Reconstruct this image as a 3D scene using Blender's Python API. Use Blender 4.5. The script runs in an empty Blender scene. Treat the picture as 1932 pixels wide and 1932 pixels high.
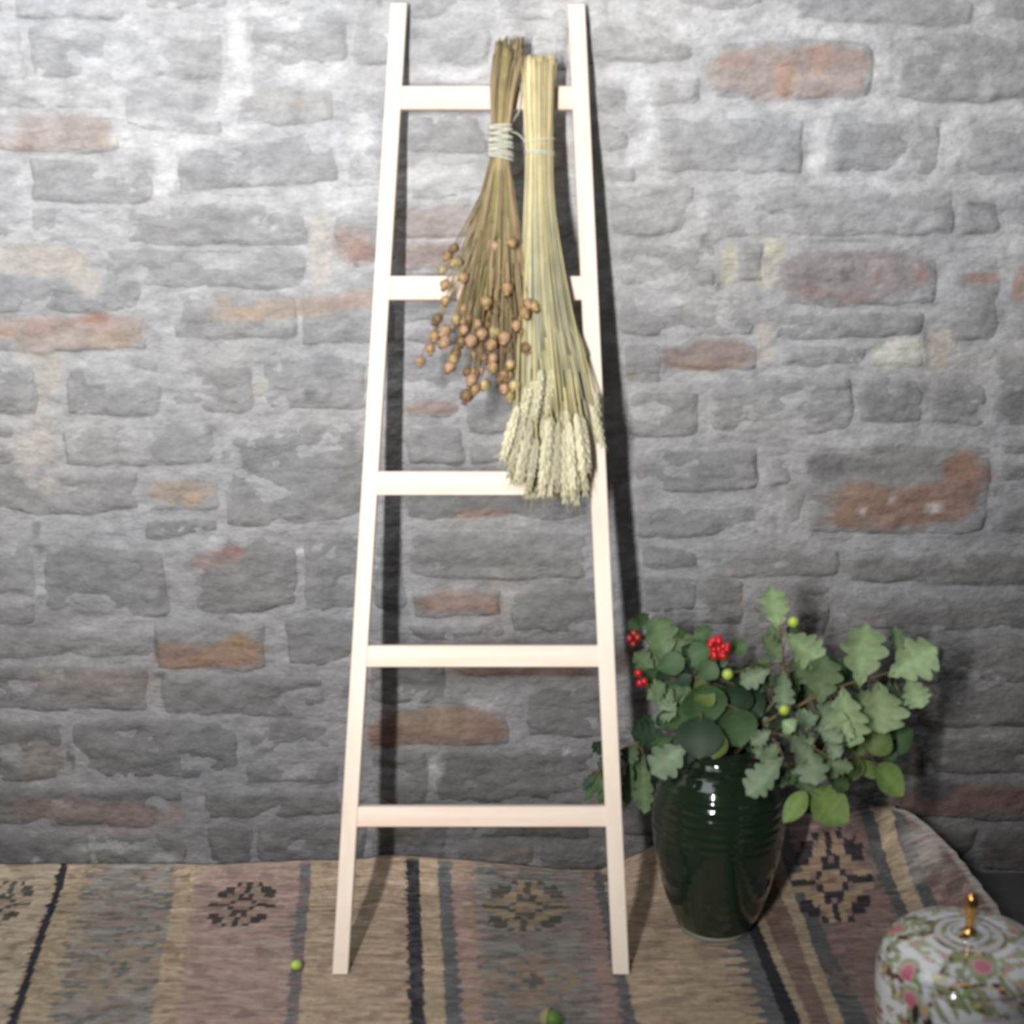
import bpy, math, random
import numpy as np
from mathutils import Vector, Matrix

random.seed(7)
rng = np.random.RandomState(11)
scene = bpy.context.scene
COL = scene.collection

# ------------------------------------------------------------------ camera
FPX = 2985.0                      # focal length in pixels of the 1932 px frame
TILT = math.radians(15.3)
CAM = Vector((0.0, -2.771, 1.48))
cam_data = bpy.data.cameras.new('camera')
cam_data.sensor_width = 36.0
cam_data.lens = FPX / 1932.0 * 36.0
cam_data.clip_start = 0.05
cam_data.dof.use_dof = True
cam_data.dof.focus_distance = 5.0
cam_data.dof.aperture_fstop = 4.6
cam = bpy.data.objects.new('camera', cam_data)
cam.location = CAM
cam.rotation_euler = (math.pi / 2 - TILT, 0, 0)
COL.objects.link(cam)
scene.camera = cam

# ------------------------------------------------------------------ world, lights, exposure
world = bpy.data.worlds.new('world')
scene.world = world
world.use_nodes = True
world.node_tree.nodes['Background'].inputs[0].default_value = (0.9, 0.95, 1.0, 1)
world.node_tree.nodes['Background'].inputs[1].default_value = 0.045
scene.view_settings.view_transform = 'Standard'
scene.view_settings.look = 'None'
scene.view_settings.exposure = 0.0
scene.view_settings.gamma = 1.0
scene.view_settings.use_curve_mapping = False

def spot(loc, aim, power, size_deg, blend, radius, color=(1, 0.98, 0.96)):
    d = bpy.data.lights.new('studio_spot', 'SPOT')
    d.energy = power; d.spot_size = math.radians(size_deg); d.spot_blend = blend
    d.shadow_soft_size = radius; d.color = color
    o = bpy.data.objects.new('studio_spot', d)
    o.location = loc
    o.rotation_euler = (Vector(aim) - Vector(loc)).to_track_quat('-Z', 'Y').to_euler()
    COL.objects.link(o)
    return o

# a column of small lamps on a stand just left of the photographer
KEY_X = -0.56
for kz in (1.20, 1.35, 1.50, 1.65, 1.80, 1.95):
    spot((KEY_X, -2.75, kz), (-0.42, 0.0, 1.42), 76.0, 88, 1.0, 0.040)
# weak fill from high up
fd = bpy.data.lights.new('ceiling_fill', 'AREA')
fd.energy = 26.0; fd.size = 1.8; fd.color = (0.95, 0.97, 1.0)
fo = bpy.data.objects.new('ceiling_fill', fd)
fo.location = (-0.9, -1.0, 2.9)
fo.rotation_euler = (Vector((-0.2, 0, 1.3)) - Vector(fo.location)).to_track_quat('-Z', 'Y').to_euler()
COL.objects.link(fo)

# ------------------------------------------------------------------ measuring helpers
CT, ST = math.cos(TILT), math.sin(TILT)
def ray(px, py):
    a = (px - 966.0) / FPX; b = (966.0 - py) / FPX
    return Vector((a, b * ST + CT, b * CT - ST))
def at_y(px, py, y=0.0):
    d = ray(px, py); k = (y - CAM.y) / d.y
    return CAM + d * k
def at_z(px, py, z=0.0):
    d = ray(px, py); k = (z - CAM.z) / d.z
    return CAM + d * k
def project(p):
    v = Vector(p) - CAM
    zf = v.y * CT - v.z * ST
    return 966.0 + FPX * v.x / zf, 966.0 - FPX * (v.y * ST + v.z * CT) / zf
def ppm(p):                      # pixels per metre at a point
    v = Vector(p) - CAM
    return FPX / (v.y * CT - v.z * ST)

# ------------------------------------------------------------------ noise
def _hash(ix, iy, seed):
    h = (ix.astype(np.int64) * 374761393 + iy.astype(np.int64) * 668265263 + seed * 1442695041) & 0x7fffffff
    h = ((h ^ (h >> 13)) * 1274126177) & 0x7fffffff
    return ((h ^ (h >> 16)) & 0xffff) / 65535.0
def vnoise(x, y, seed=0):
    x = np.asarray(x, float); y = np.asarray(y, float)
    x0 = np.floor(x); y0 = np.floor(y)
    fx = x - x0; fy = y - y0
    fx = fx * fx * (3 - 2 * fx); fy = fy * fy * (3 - 2 * fy)
    a = _hash(x0, y0, seed); b = _hash(x0 + 1, y0, seed)
    c = _hash(x0, y0 + 1, seed); d = _hash(x0 + 1, y0 + 1, seed)
    return (a * (1 - fx) + b * fx) * (1 - fy) + (c * (1 - fx) + d * fx) * fy
def fbm(x, y, seed=0, octv=4):
    s = 0; a = 0.5; t = 0
    for i in range(octv):
        s = s + a * vnoise(x * 2 ** i, y * 2 ** i, seed + i * 17); t += a; a *= 0.55
    return s / t                  # 0..1
def sstep(a, b, x):
    t = np.clip((x - a) / (b - a), 0, 1)
    return t * t * (3 - 2 * t)

# ------------------------------------------------------------------ mesh helpers
def new_mesh(name, verts, faces, mats, cols=None, smooth=True, matidx=None):
    me = bpy.data.meshes.new(name)
    me.from_pydata([tuple(v) for v in verts], [], [tuple(f) for f in faces])
    for m in (mats if isinstance(mats, (list, tuple)) else [mats]):
        me.materials.append(m)
    if smooth:
        me.polygons.foreach_set('use_smooth', [True] * len(me.polygons))
    if matidx is not None:
        me.polygons.foreach_set('material_index', matidx)
    if cols is not None:
        ca = me.color_attributes.new('Col', 'FLOAT_COLOR', 'POINT')
        c = np.ones((len(verts), 4), np.float32); c[:, :3] = np.asarray(cols)[:, :3]
        ca.data.foreach_set('color', c.ravel())
    me.update()
    return me
def link(name, me, parent=None, loc=None):
    o = bpy.data.objects.new(name, me)
    COL.objects.link(o)
    if parent is not None: o.parent = parent
    if loc is not None: o.location = loc
    return o
def thing(name, label, cat, loc=(0, 0, 0), group=None):
    o = bpy.data.objects.new(name, None)
    o.empty_display_size = 0.05
    COL.objects.link(o); o.location = loc
    o['label'] = label; o['category'] = cat
    if group: o['group'] = group
    return o
def grid_faces(nr, nc, wrap=False):
    f = []
    for r in range(nr - 1):
        for c in range(nc if wrap else nc - 1):
            c2 = (c + 1) % nc
            f.append((r * nc + c, r * nc + c2, (r + 1) * nc + c2, (r + 1) * nc + c))
    return f
class Geo:
    def __init__(s): s.v = []; s.f = []; s.c = []
    def add(s, v, f, c=(1, 1, 1)):
        n = len(s.v); s.v += [tuple(q) for q in v]
        s.f += [tuple(i + n for i in q) for q in f]
        s.c += [tuple(c)] * len(v)
    def tube(s, pts, radii, n=5, c=(1, 1, 1), cap=True):
        pts = [Vector(p) for p in pts]; v = []; f = []
        if not isinstance(radii, (list, tuple)): radii = [radii] * len(pts)
        up = Vector((0.13, -0.9, 0.21)).normalized()
        for i, p in enumerate(pts):
            t = (pts[min(i + 1, len(pts) - 1)] - pts[max(i - 1, 0)]).normalized()
            a = t.cross(up)
            if a.length < 1e-3: a = t.cross(Vector((1, 0, 0)))
            a.normalize(); b = t.cross(a)
            for k in range(n):
                w = 2 * math.pi * k / n
                v.append(p + (a * math.cos(w) + b * math.sin(w)) * radii[i])
        f = grid_faces(len(pts), n, True)
        if cap:
            f.append(tuple(range(n - 1, -1, -1))); m = (len(pts) - 1) * n
            f.append(tuple(range(m, m + n)))
        s.add(v, f, c)
    def blob(s, cen, ax, r, L, n=6, m=5, c=(1, 1, 1)):
        ax = Vector(ax).normalized(); a = ax.orthogonal().normalized(); b = ax.cross(a)
        v = []; cen = Vector(cen)
        for i in range(m + 1):
            th = math.pi * (i + 0.02) / (m + 0.04)
            for k in range(n):
                w = 2 * math.pi * k / n
                v.append(cen - ax * (L * math.cos(th)) + (a * math.cos(w) + b * math.sin(w)) * r * math.sin(th))
        s.add(v, grid_faces(m + 1, n, True), c)
    def mesh(s, name, mat, smooth=True):
        return new_mesh(name, s.v, s.f, mat, np.array(s.c), smooth)
def lathe(profile, n=64):
    v = []
    for r, z in profile:
        for k in range(n):
            w = 2 * math.pi * k / n
            v.append((r * math.cos(w), r * math.sin(w), z))
    return v, grid_faces(len(profile), n, True)
def catmull(pts, per=8):
    pts = [Vector(p) for p in pts]; out = []
    P = [pts[0] * 2 - pts[1]] + pts + [pts[-1] * 2 - pts[-2]]
    for i in range(1, len(P) - 2):
        for k in range(per):
            t = k / per; a, b, c, d = P[i - 1], P[i], P[i + 1], P[i + 2]
            out.append(0.5 * ((2 * b) + (c - a) * t + (2 * a - 5 * b + 4 * c - d) * t * t + (3 * b - a - 3 * c + d) * t ** 3))
    out.append(pts[-1]); return out

# ------------------------------------------------------------------ materials
def base_mat(name, rough=0.8, color=(0.5, 0.5, 0.5), attr=False, spec=0.3):
    m = bpy.data.materials.new(name); m.use_nodes = True
    nt = m.node_tree; b = nt.nodes['Principled BSDF']
    b.inputs['Roughness'].default_value = rough
    b.inputs['Base Color'].default_value = (*color, 1)
    b.inputs['Specular IOR Level'].default_value = spec
    if attr:
        a = nt.nodes.new('ShaderNodeAttribute'); a.attribute_name = 'Col'
        nt.links.new(a.outputs['Color'], b.inputs['Base Color'])
    return m, nt, b
def noise_node(nt, scale, detail=4, coord='Position', stretch=(1, 1, 1), rough=0.6):
    if coord == 'Position':
        g = nt.nodes.new('ShaderNodeNewGeometry'); src = g.outputs['Position']
    else:
        g = nt.nodes.new('ShaderNodeTexCoord'); src = g.outputs['Object']
    mp = nt.nodes.new('ShaderNodeMapping'); mp.inputs['Scale'].default_value = stretch
    nt.links.new(src, mp.inputs['Vector'])
    n = nt.nodes.new('ShaderNodeTexNoise')
    n.inputs['Scale'].default_value = scale; n.inputs['Detail'].default_value = detail
    n.inputs['Roughness'].default_value = rough
    nt.links.new(mp.outputs['Vector'], n.inputs['Vector'])
    return n
def add_bump(nt, b, n, strength, dist):
    bp = nt.nodes.new('ShaderNodeBump'); bp.inputs['Strength'].default_value = strength
    bp.inputs['Distance'].default_value = dist
    nt.links.new(n.outputs['Fac'], bp.inputs['Height'])
    nt.links.new(bp.outputs['Normal'], b.inputs['Normal'])
    return bp
def modulate(nt, b, n, lo, hi, a=0.3, z=0.7):
    """multiply the base colour by a grey range driven by noise"""
    src = b.inputs['Base Color'].links[0].from_socket if b.inputs['Base Color'].links else None
    r = nt.nodes.new('ShaderNodeMapRange')
    r.inputs['From Min'].default_value = a; r.inputs['From Max'].default_value = z
    r.inputs['To Min'].default_value = lo; r.inputs['To Max'].default_value = hi
    nt.links.new(n.outputs['Fac'], r.inputs['Value'])
    mx = nt.nodes.new('ShaderNodeMix'); mx.data_type = 'RGBA'; mx.blend_type = 'MULTIPLY'
    mx.inputs['Factor'].default_value = 1.0
    if src is not None: nt.links.new(src, mx.inputs['A'])
    else: mx.inputs['A'].default_value = b.inputs['Base Color'].default_value
    nt.links.new(r.outputs['Result'], mx.inputs['B'])
    nt.links.new(mx.outputs['Result'], b.inputs['Base Color'])

M_wall, nt, b = base_mat('limewashed_masonry', 0.9, attr=True, spec=0.25)
modulate(nt, b, noise_node(nt, 26, 7, stretch=(1, 1, 1.8), rough=.5), 0.80, 1.18)
modulate(nt, b, noise_node(nt, 120, 4, stretch=(1, 1, 1.8)), 0.88, 1.12)
add_bump(nt, b, noise_node(nt, 38, 5, stretch=(1, 1, 1.6), rough=.5), 0.8, 0.011)

M_floor, nt, b = base_mat('dark_stone_floor', 0.7, (0.075, 0.073, 0.072))
modulate(nt, b, noise_node(nt, 9, 6), 0.7, 1.3)
add_bump(nt, b, noise_node(nt, 40, 5), 0.4, 0.004)

M_pine, nt, b = base_mat('raw_pine', 0.55, (0.80, 0.685, 0.56), spec=0.3)
g = noise_node(nt, 30, 3, 'Object', (1.0, 1.0, 0.05))
cr = nt.nodes.new('ShaderNodeValToRGB')
cr.color_ramp.elements[0].position = 0.35; cr.color_ramp.elements[0].color = (0.79, 0.695, 0.595, 1)
cr.color_ramp.elements[1].position = 0.75; cr.color_ramp.elements[1].color = (0.74, 0.605, 0.49, 1)
nt.links.new(g.outputs['Fac'], cr.inputs['Fac']); nt.links.new(cr.outputs['Color'], b.inputs['Base Color'])
M_pine_r, nt, b = base_mat('raw_pine_rung', 0.55, (0.80, 0.685, 0.56), spec=0.3)
g = noise_node(nt, 34, 3, 'Object', (0.07, 1.0, 1.0))
cr = nt.nodes.new('ShaderNodeValToRGB')
cr.color_ramp.elements[0].position = 0.35; cr.color_ramp.elements[0].color = (0.80, 0.695, 0.595, 1)
cr.color_ramp.elements[1].position = 0.75; cr.color_ramp.elements[1].color = (0.72, 0.53, 0.41, 1)
nt.links.new(g.outputs['Fac'], cr.inputs['Fac']); nt.links.new(cr.outputs['Color'], b.inputs['Base Color'])

M_rug, nt, b = base_mat('woven_wool', 0.95, attr=True, spec=0.1)
modulate(nt, b, noise_node(nt, 70, 4, stretch=(0.35, 2.2, 1)), 0.68, 1.3)
add_bump(nt, b, noise_node(nt, 120, 3, stretch=(0.4, 2.4, 1)), 0.8, 0.004)

M_straw, nt, b = base_mat('dried_straw', 0.6, attr=True, spec=0.3)
modulate(nt, b, noise_node(nt, 60, 3, stretch=(1, 1, 0.3)), 0.8, 1.15)
M_twine, nt, b = base_mat('pale_twine', 0.8, (0.56, 0.58, 0.50), spec=0.2)
modulate(nt, b, noise_node(nt, 300, 2), 0.75, 1.1)
M_pod, nt, b = base_mat('dried_pod', 0.55, (0.50, 0.335, 0.16), spec=0.4)
modulate(nt, b, noise_node(nt, 90, 3), 0.55, 1.35)
M_ear, nt, b = base_mat('wheat_ear', 0.6, attr=True, spec=0.3)

M_leaf, nt, b = base_mat('leaf', 0.62, attr=True, spec=0.35)
modulate(nt, b, noise_node(nt, 60, 4), 0.82, 1.15)
b.inputs['Subsurface Weight'].default_value = 0.0
M_twig, nt, b = base_mat('twig_bark', 0.8, (0.13, 0.10, 0.055), spec=0.2)
M_berry, nt, b = base_mat('red_berry', 0.25, (0.46, 0.008, 0.012), spec=0.5)
M_berry2, nt, b = base_mat('dark_red_berry', 0.3, (0.25, 0.012, 0.012), spec=0.5)
M_acorn, nt, b = base_mat('green_acorn', 0.4, (0.40, 0.55, 0.08), spec=0.4)
M_acorn_dark, nt, b = base_mat('dark_green_acorn', 0.5, (0.08, 0.16, 0.035), spec=0.3)
M_cup, nt, b = base_mat('acorn_cup', 0.8, (0.25, 0.24, 0.12), spec=0.2)

M_vase, nt, b = base_mat('bottle_green_glaze', 0.1, (0.012, 0.045, 0.026), spec=0.6)
g = noise_node(nt, 7, 5, 'Object')
cr = nt.nodes.new('ShaderNodeValToRGB')
cr.color_ramp.elements[0].position = 0.3; cr.color_ramp.elements[0].color = (0.003, 0.016, 0.009, 1)
cr.color_ramp.elements[1].position = 0.75; cr.color_ramp.elements[1].color = (0.016, 0.024, 0.009, 1)
nt.links.new(g.outputs['Fac'], cr.inputs['Fac']); nt.links.new(cr.outputs['Color'], b.inputs['Base Color'])
add_bump(nt, b, noise_node(nt, 26, 3, 'Object', (1, 1, 0.8)), 0.45, 0.004)
b.inputs['Coat Weight'].default_value = 0.6; b.inputs['Coat Roughness'].default_value = 0.06
M_clay, nt, b = base_mat('unglazed_clay', 0.6, (0.22, 0.24, 0.20), spec=0.3)
M_china, nt, b = base_mat('painted_porcelain', 0.12, attr=True, spec=0.5)
b.inputs['Coat Weight'].default_value = 0.5; b.inputs['Coat Roughness'].default_value = 0.05
M_gold, nt, b = base_mat('gilt', 0.22, (0.85, 0.50, 0.16), spec=0.5)
b.inputs['Metallic'].default_value = 1.0

# ------------------------------------------------------------------ wall: colour fields
# patches of bare brick, cream filler and thick whitewash: cx, cy, w, h (photo measure), rot deg, colour, strength
RED = (0.33, 0.155, 0.10); PINK = (0.33, 0.245, 0.22); TAN = (0.40, 0.29, 0.18); CREAM = (0.43, 0.395, 0.345)
WHITE = (0.55, 0.553, 0.568); DARK = (0.10, 0.10, 0.115); BRN = (0.26, 0.155, 0.105); MAUVE = (0.25, 0.205, 0.20)
ORA = (0.50, 0.29, 0.11)
PATCH = [
 (110, 250, 230, 66, 0, (0.36, 0.29, 0.26), .75), (30, 272, 70, 24, 0, (0.42, 0.28, 0.19), .7), (205, 265, 40, 30, 0, (0.40, 0.29, 0.22), .6),
 (560, 202, 26, 10, 0, ORA, .7), (555, 195, 150, 50, 0, (0.38, 0.35, 0.32), .6),
 (450, 78, 38, 110, -4, WHITE, .95), (520, 22, 110, 30, 8, WHITE, .9), (545, 48, 50, 26, 5, WHITE, .7),
 (450, 155, 60, 50, 0, WHITE, .85), (590, 145, 130, 36, 0, WHITE, .7), (300, 262, 170, 60, 8, WHITE, .85), (310, 330, 40, 90, 8, WHITE, .9),
 (420, 255, 200, 26, -12, WHITE, .7), (420, 205, 90, 30, -25, WHITE, .6), (660, 360, 120, 50, -8, WHITE, .6), (680, 250, 50, 70, 0, WHITE, .8), (420, 368, 170, 28, 4, WHITE, .5), (480, 416, 14, 10, 0, WHITE, 1), (518, 424, 14, 10, 0, WHITE, 1),
 (20, 330, 60, 240, 0, (0.44, 0.45, 0.49), .5), (120, 60, 60, 30, 0, WHITE, .5), (20, 110, 50, 120, 0, (0.45, 0.46, 0.5), .7),
 (70, 492, 190, 60, 8, CREAM, .9), (165, 525, 60, 50, 20, CREAM, .9), (130, 500, 80, 50, 10, CREAM, .8),
 (604, 480, 40, 140, 0, (0.48, 0.44, 0.39), .8), (664, 462, 70, 70, 10, (0.36, 0.24, 0.20), .8), (680, 480, 50, 46, 0, RED, .45),
 (140, 625, 290, 64, 0, (0.37, 0.265, 0.21), .8), (175, 603, 60, 20, -4, RED, .8), (10, 628, 40, 16, -5, ORA, .6), (215, 640, 90, 30, 5, TAN, .5), (80, 618, 50, 16, 0, RED, .5),
 (560, 580, 290, 34, -5, (0.38, 0.28, 0.20), .85), (425, 565, 26, 24, 30, ORA, .4), (470, 590, 50, 22, 0, TAN, .7), (660, 565, 110, 30, 0, (0.37, 0.27, 0.23), .7),
 (80, 672, 90, 26, 5, CREAM, .95), (96, 705, 42, 70, -10, CREAM, 1), (80, 750, 22, 50, 10, CREAM, .95),
 (68, 845, 76, 62, 0, CREAM, 1), (88, 812, 26, 40, 0, CREAM, .8), (94, 912, 28, 30, 0, CREAM, 1), (50, 890, 40, 14, 0, CREAM, .6),
 (490, 735, 28, 36, 0, CREAM, .7), (584, 744, 18, 16, 0, DARK, .8), (620, 690, 60, 50, 0, DARK, .35), (400, 808, 22, 14, 0, DARK, .6), (425, 858, 18, 22, 0, DARK, .6),
 (338, 925, 116, 36, 0, (0.34, 0.25, 0.19), .95), (352, 945, 60, 24, 0, (0.30, 0.25, 0.18), .7), (366, 940, 20, 22, 30, ORA, .8),
 (405, 1052, 96, 30, -12, (0.30, 0.20, 0.18), .95), (442, 1040, 34, 18, -12, (0.29, 0.15, 0.14), .9), (410, 1017, 28, 14, 0, WHITE, .8), (568, 1040, 14, 12, 0, WHITE, 1), (600, 1029, 10, 8, 0, WHITE, 1),
 (345, 1238, 100, 46, 5, BRN, 1), (440, 1234, 110, 52, -8, (0.32, 0.19, 0.11), 1), (400, 1252, 190, 20, 0, (0.30, 0.17, 0.12), 1), (452, 1208, 36, 30, 0, (0.36, 0.21, 0.09), .95),
 (302, 1278, 20, 16, 0, DARK, .8), (293, 1218, 10, 36, 0, DARK, .7), (135, 1432, 12, 46, -14, DARK, .95), (170, 1285, 230, 40, 0, (0.27, 0.21, 0.19), .6),
 (70, 1000, 14, 30, 0, DARK, .6), (75, 1035, 16, 10, 0, DARK, .6), (308, 1120, 16, 50, 20, DARK, .5), (150, 1150, 100, 20, 0, DARK, .3), (80, 1430, 90, 70, -10, (0.24, 0.195, 0.165), .6),
 (180, 1535, 330, 40, 3, (0.27, 0.185, 0.16), .7), (330, 1530, 24, 30, 20, RED, .5), (230, 1520, 50, 20, 0, RED, .35), (140, 1548, 110, 8, 5, DARK, .7), (215, 1518, 24, 12, 0, DARK, .7),
 (310, 1618, 60, 14, 0, WHITE, .8), (190, 1600, 90, 12, -4, WHITE, .5), (70, 1625, 12, 9, 0, WHITE, 1), (40, 1600, 120, 40, 0, DARK, .4), (232, 1603, 20, 10, 0, WHITE, .6),
 (300, 1640, 400, 18, 0, WHITE, .2),
 # middle
 (830, 425, 180, 64, 0, (0.36, 0.29, 0.27), .85), (820, 480, 120, 56, 0, (0.31, 0.22, 0.19), .85), (815, 455, 100, 8, 0, WHITE, .5), (790, 330, 90, 40, -20, WHITE, .7), (860, 330, 60, 40, 0, WHITE, .5), (830, 140, 160, 30, 0, WHITE, .7),
 (815, 771, 96, 26, 0, (0.31, 0.20, 0.17), .9), (915, 967, 90, 18, 0, (0.34, 0.22, 0.17), .9), (880, 970, 30, 14, 0, (0.36, 0.24, 0.15), .8),
 (868, 1136, 148, 40, 3, (0.31, 0.20, 0.165), .95), (930, 1150, 30, 26, 20, (0.30, 0.18, 0.13), .9), (802, 1138, 20, 30, 0, (0.27, 0.14, 0.10), .7),
 (990, 1266, 270, 22, 0, (0.25, 0.15, 0.11), .95), (1190, 1245, 80, 40, 0, (0.28, 0.20, 0.17), .9),
 (830, 1368, 250, 60, -2, (0.28, 0.175, 0.115), 1), (725, 1385, 70, 50, -20, (0.24, 0.115, 0.085), .9), (930, 1375, 60, 44, 0, (0.27, 0.15, 0.11), .9), (840, 1366, 160, 30, 2, (0.27, 0.19, 0.13), .6),
 (905, 1328, 60, 14, 10, WHITE, .8), (820, 1450, 30, 50, 10, WHITE, .5), (1068, 1416, 12, 10, 0, WHITE, .8), (970, 1608, 90, 30, 0, (0.25, 0.19, 0.17), .7), (1000, 1470, 250, 60, 0, (0.21, 0.205, 0.20), .6),
 (900, 1215, 180, 14, 0, (0.30, 0.19, 0.15), .4),
 # right
 (1500, 135, 290, 98, 0, (0.36, 0.275, 0.24), .95), (1480, 150, 40, 90, 0, (0.44, 0.21, 0.12), .55), (1545, 112, 40, 50, 0, (0.40, 0.21, 0.14), .6), (1385, 105, 60, 30, 0, (0.38, 0.23, 0.17), .6), (1600, 110, 80, 30, 0, (0.35, 0.21, 0.16), .5), (1495, 150, 14, 26, 0, ORA, .5), (1500, 160, 16, 40, 0, WHITE, .3),
 (1375, 45, 40, 40, 0, WHITE, .8), (1350, 60, 30, 36, 30, WHITE, .8), (1295, 55, 40, 50, -40, WHITE, .7), (1540, 55, 200, 30, 3, WHITE, .8), (1470, 30, 60, 40, 0, WHITE, .7),
 (1660, 130, 30, 110, 0, WHITE, .9), (1690, 150, 20, 40, 0, WHITE, .5), (1190, 140, 100, 40, 8, WHITE, .85), (1205, 180, 50, 80, 10, WHITE, .9), (1212, 260, 46, 110, 12, WHITE, .95), (1185, 22, 26, 30, 0, WHITE, .9), (1270, 130, 100, 30, 0, WHITE, .5),
 (1545, 270, 34, 130, 4, WHITE, .95), (1500, 205, 90, 34, 10, WHITE, .8), (1795, 270, 46, 110, 14, WHITE, .9), (1590, 200, 40, 24, 0, WHITE, .8), (1700, 200, 200, 26, 4, WHITE, .6), (1870, 205, 150, 28, 0, WHITE, .75), (1855, 20, 22, 44, -14, WHITE, .8),
 (1400, 340, 160, 26, 0, WHITE, .5), (1650, 350, 220, 26, 3, WHITE, .6), (1850, 355, 160, 24, -4, WHITE, .7), (1325, 390, 24, 40, 0, WHITE, .5), (1405, 388, 30, 26, 0, WHITE, .4), (1860, 165, 40, 40, 0, WHITE, .35),
 (1845, 384, 66, 10, -3, DARK, .6), (1620, 452, 250, 8, -3, DARK, .55), (1800, 430, 50, 8, -10, DARK, .4), (1330, 452, 20, 24, 0, DARK, .5), (1250, 360, 36, 12, 0, DARK, .4),
 (1376, 500, 28, 80, 0, (0.50, 0.46, 0.35), .85), (1460, 475, 36, 40, 0, (0.46, 0.42, 0.31), .8), (1446, 520, 30, 50, 12, (0.50, 0.45, 0.37), .9), (1357, 540, 12, 12, 0, DARK, .9), (1430, 575, 8, 60, 0, DARK, .6), (1430, 600, 8, 50, 0, (0.2, 0.15, 0.13), .4),
 (1620, 515, 270, 90, -3, MAUVE, .75), (1540, 550, 50, 18, 10, (0.28, 0.16, 0.14), .7), (1610, 565, 60, 16, 0, (0.26, 0.15, 0.13), .7), (1655, 520, 14, 22, 20, (0.27, 0.13, 0.10), .8), (1738, 512, 18, 40, 10, (0.30, 0.15, 0.11), .8), (1594, 518, 14, 26, -20, DARK, .7), (1690, 495, 10, 50, 10, (0.25, 0.18, 0.17), .7), (1630, 505, 12, 20, 0, (0.28, 0.16, 0.14), .6), (1560, 568, 50, 20, 0, DARK, .4),
 (1845, 524, 70, 22, -4, (0.36, 0.19, 0.15), .85), (1925, 540, 30, 60, 0, (0.38, 0.20, 0.13), .8), (1870, 600, 70, 60, 0, DARK, .35), (1833, 640, 16, 20, 0, DARK, .6), (1820, 470, 26, 10, 0, DARK, .4),
 (1345, 668, 164, 50, -1, (0.27, 0.19, 0.165), 1), (1340, 688, 130, 12, -2, (0.33, 0.20, 0.12), .8), (1310, 665, 30, 26, 0, MAUVE, .5),
 (1443, 650, 36, 78, -4, CREAM, .95), (1692, 668, 98, 56, -3, (0.55, 0.53, 0.48), 1), (1772, 655, 40, 80, 5, (0.46, 0.39, 0.31), .85), (1747, 655, 10, 60, -5, DARK, .6), (1745, 735, 10, 90, -20, DARK, .35), (1195, 710, 26, 12, 0, (0.32, 0.25, 0.16), .8), (1252, 680, 12, 60, 0, DARK, .4),
 (1340, 780, 14, 100, 0, WHITE, .3), (1300, 905, 60, 10, 0, DARK, .35), (1370, 895, 80, 12, 0, DARK, .45),
 (1560, 880, 80, 46, 0, (0.13, 0.125, 0.14), .8), (1630, 878, 100, 26, 0, (0.14, 0.13, 0.14), .7), (1700, 870, 200, 60, 0, (0.22, 0.205, 0.185), .7),
 (1690, 955, 240, 80, -2, (0.295, 0.155, 0.095), 1), (1810, 915, 96, 110, 20, (0.29, 0.165, 0.12), .95), (1818, 875, 50, 60, 30, (0.34, 0.17, 0.11), .85), (1620, 935, 60, 60, 0, (0.31, 0.18, 0.12), .9),
 (1625, 962, 16, 12, 0, WHITE, 1), (1760, 958, 20, 18, 20, WHITE, 1), (1684, 940, 10, 16, 0, WHITE, .7), (1640, 985, 40, 12, 0, (0.3, 0.28, 0.26), .6),
 (1459, 960, 10, 10, 0, WHITE, .9), (1472, 1000, 8, 60, 0, WHITE, .5), (1760, 1075, 330, 50, 0, (0.19, 0.175, 0.165), .8), (1350, 1115, 60, 50, 0, (0.20, 0.19, 0.185), .8), (1395, 1135, 18, 36, 0, (0.38, 0.31, 0.27), .7), (1378, 1082, 16, 10, 0, (0.42, 0.30, 0.27), .7),
 (1900, 1000, 60, 60, 0, DARK, .4), (1910, 760, 60, 80, 0, DARK, .45), (1780, 740, 90, 60, 20, DARK, .3), (1700, 740, 40, 70, 10, DARK, .3),
 (1830, 1510, 300, 54, -2, (0.24, 0.115, 0.09), .85), (1765, 1492, 70, 40, 0, DARK, .8), (1900, 1610, 120, 50, 0, (0.13, 0.085, 0.075), .6), (1770, 1160, 300, 40, 0, (0.25, 0.21, 0.2), .4),
 (1160, 700, 60, 20, 0, (0.3, 0.2, 0.15), .3), (1100, 1590, 160, 40, 0, (0.22, 0.2, 0.2), .5), (1150, 1600, 30, 14, 0, WHITE, .5), (770, 1590, 160, 60, 0, (0.2, 0.2, 0.21), .3),
]
_P = []
for cx, cy, w, h, rot, colr, st in PATCH:
    c = at_y(cx, cy); ux = at_y(cx + w / 2, cy) - c; uz = c - at_y(cx, cy + h / 2)
    _P.append((c.x, c.z, abs(ux.x), abs(uz.z), math.radians(rot), np.array(colr), st))
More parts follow.
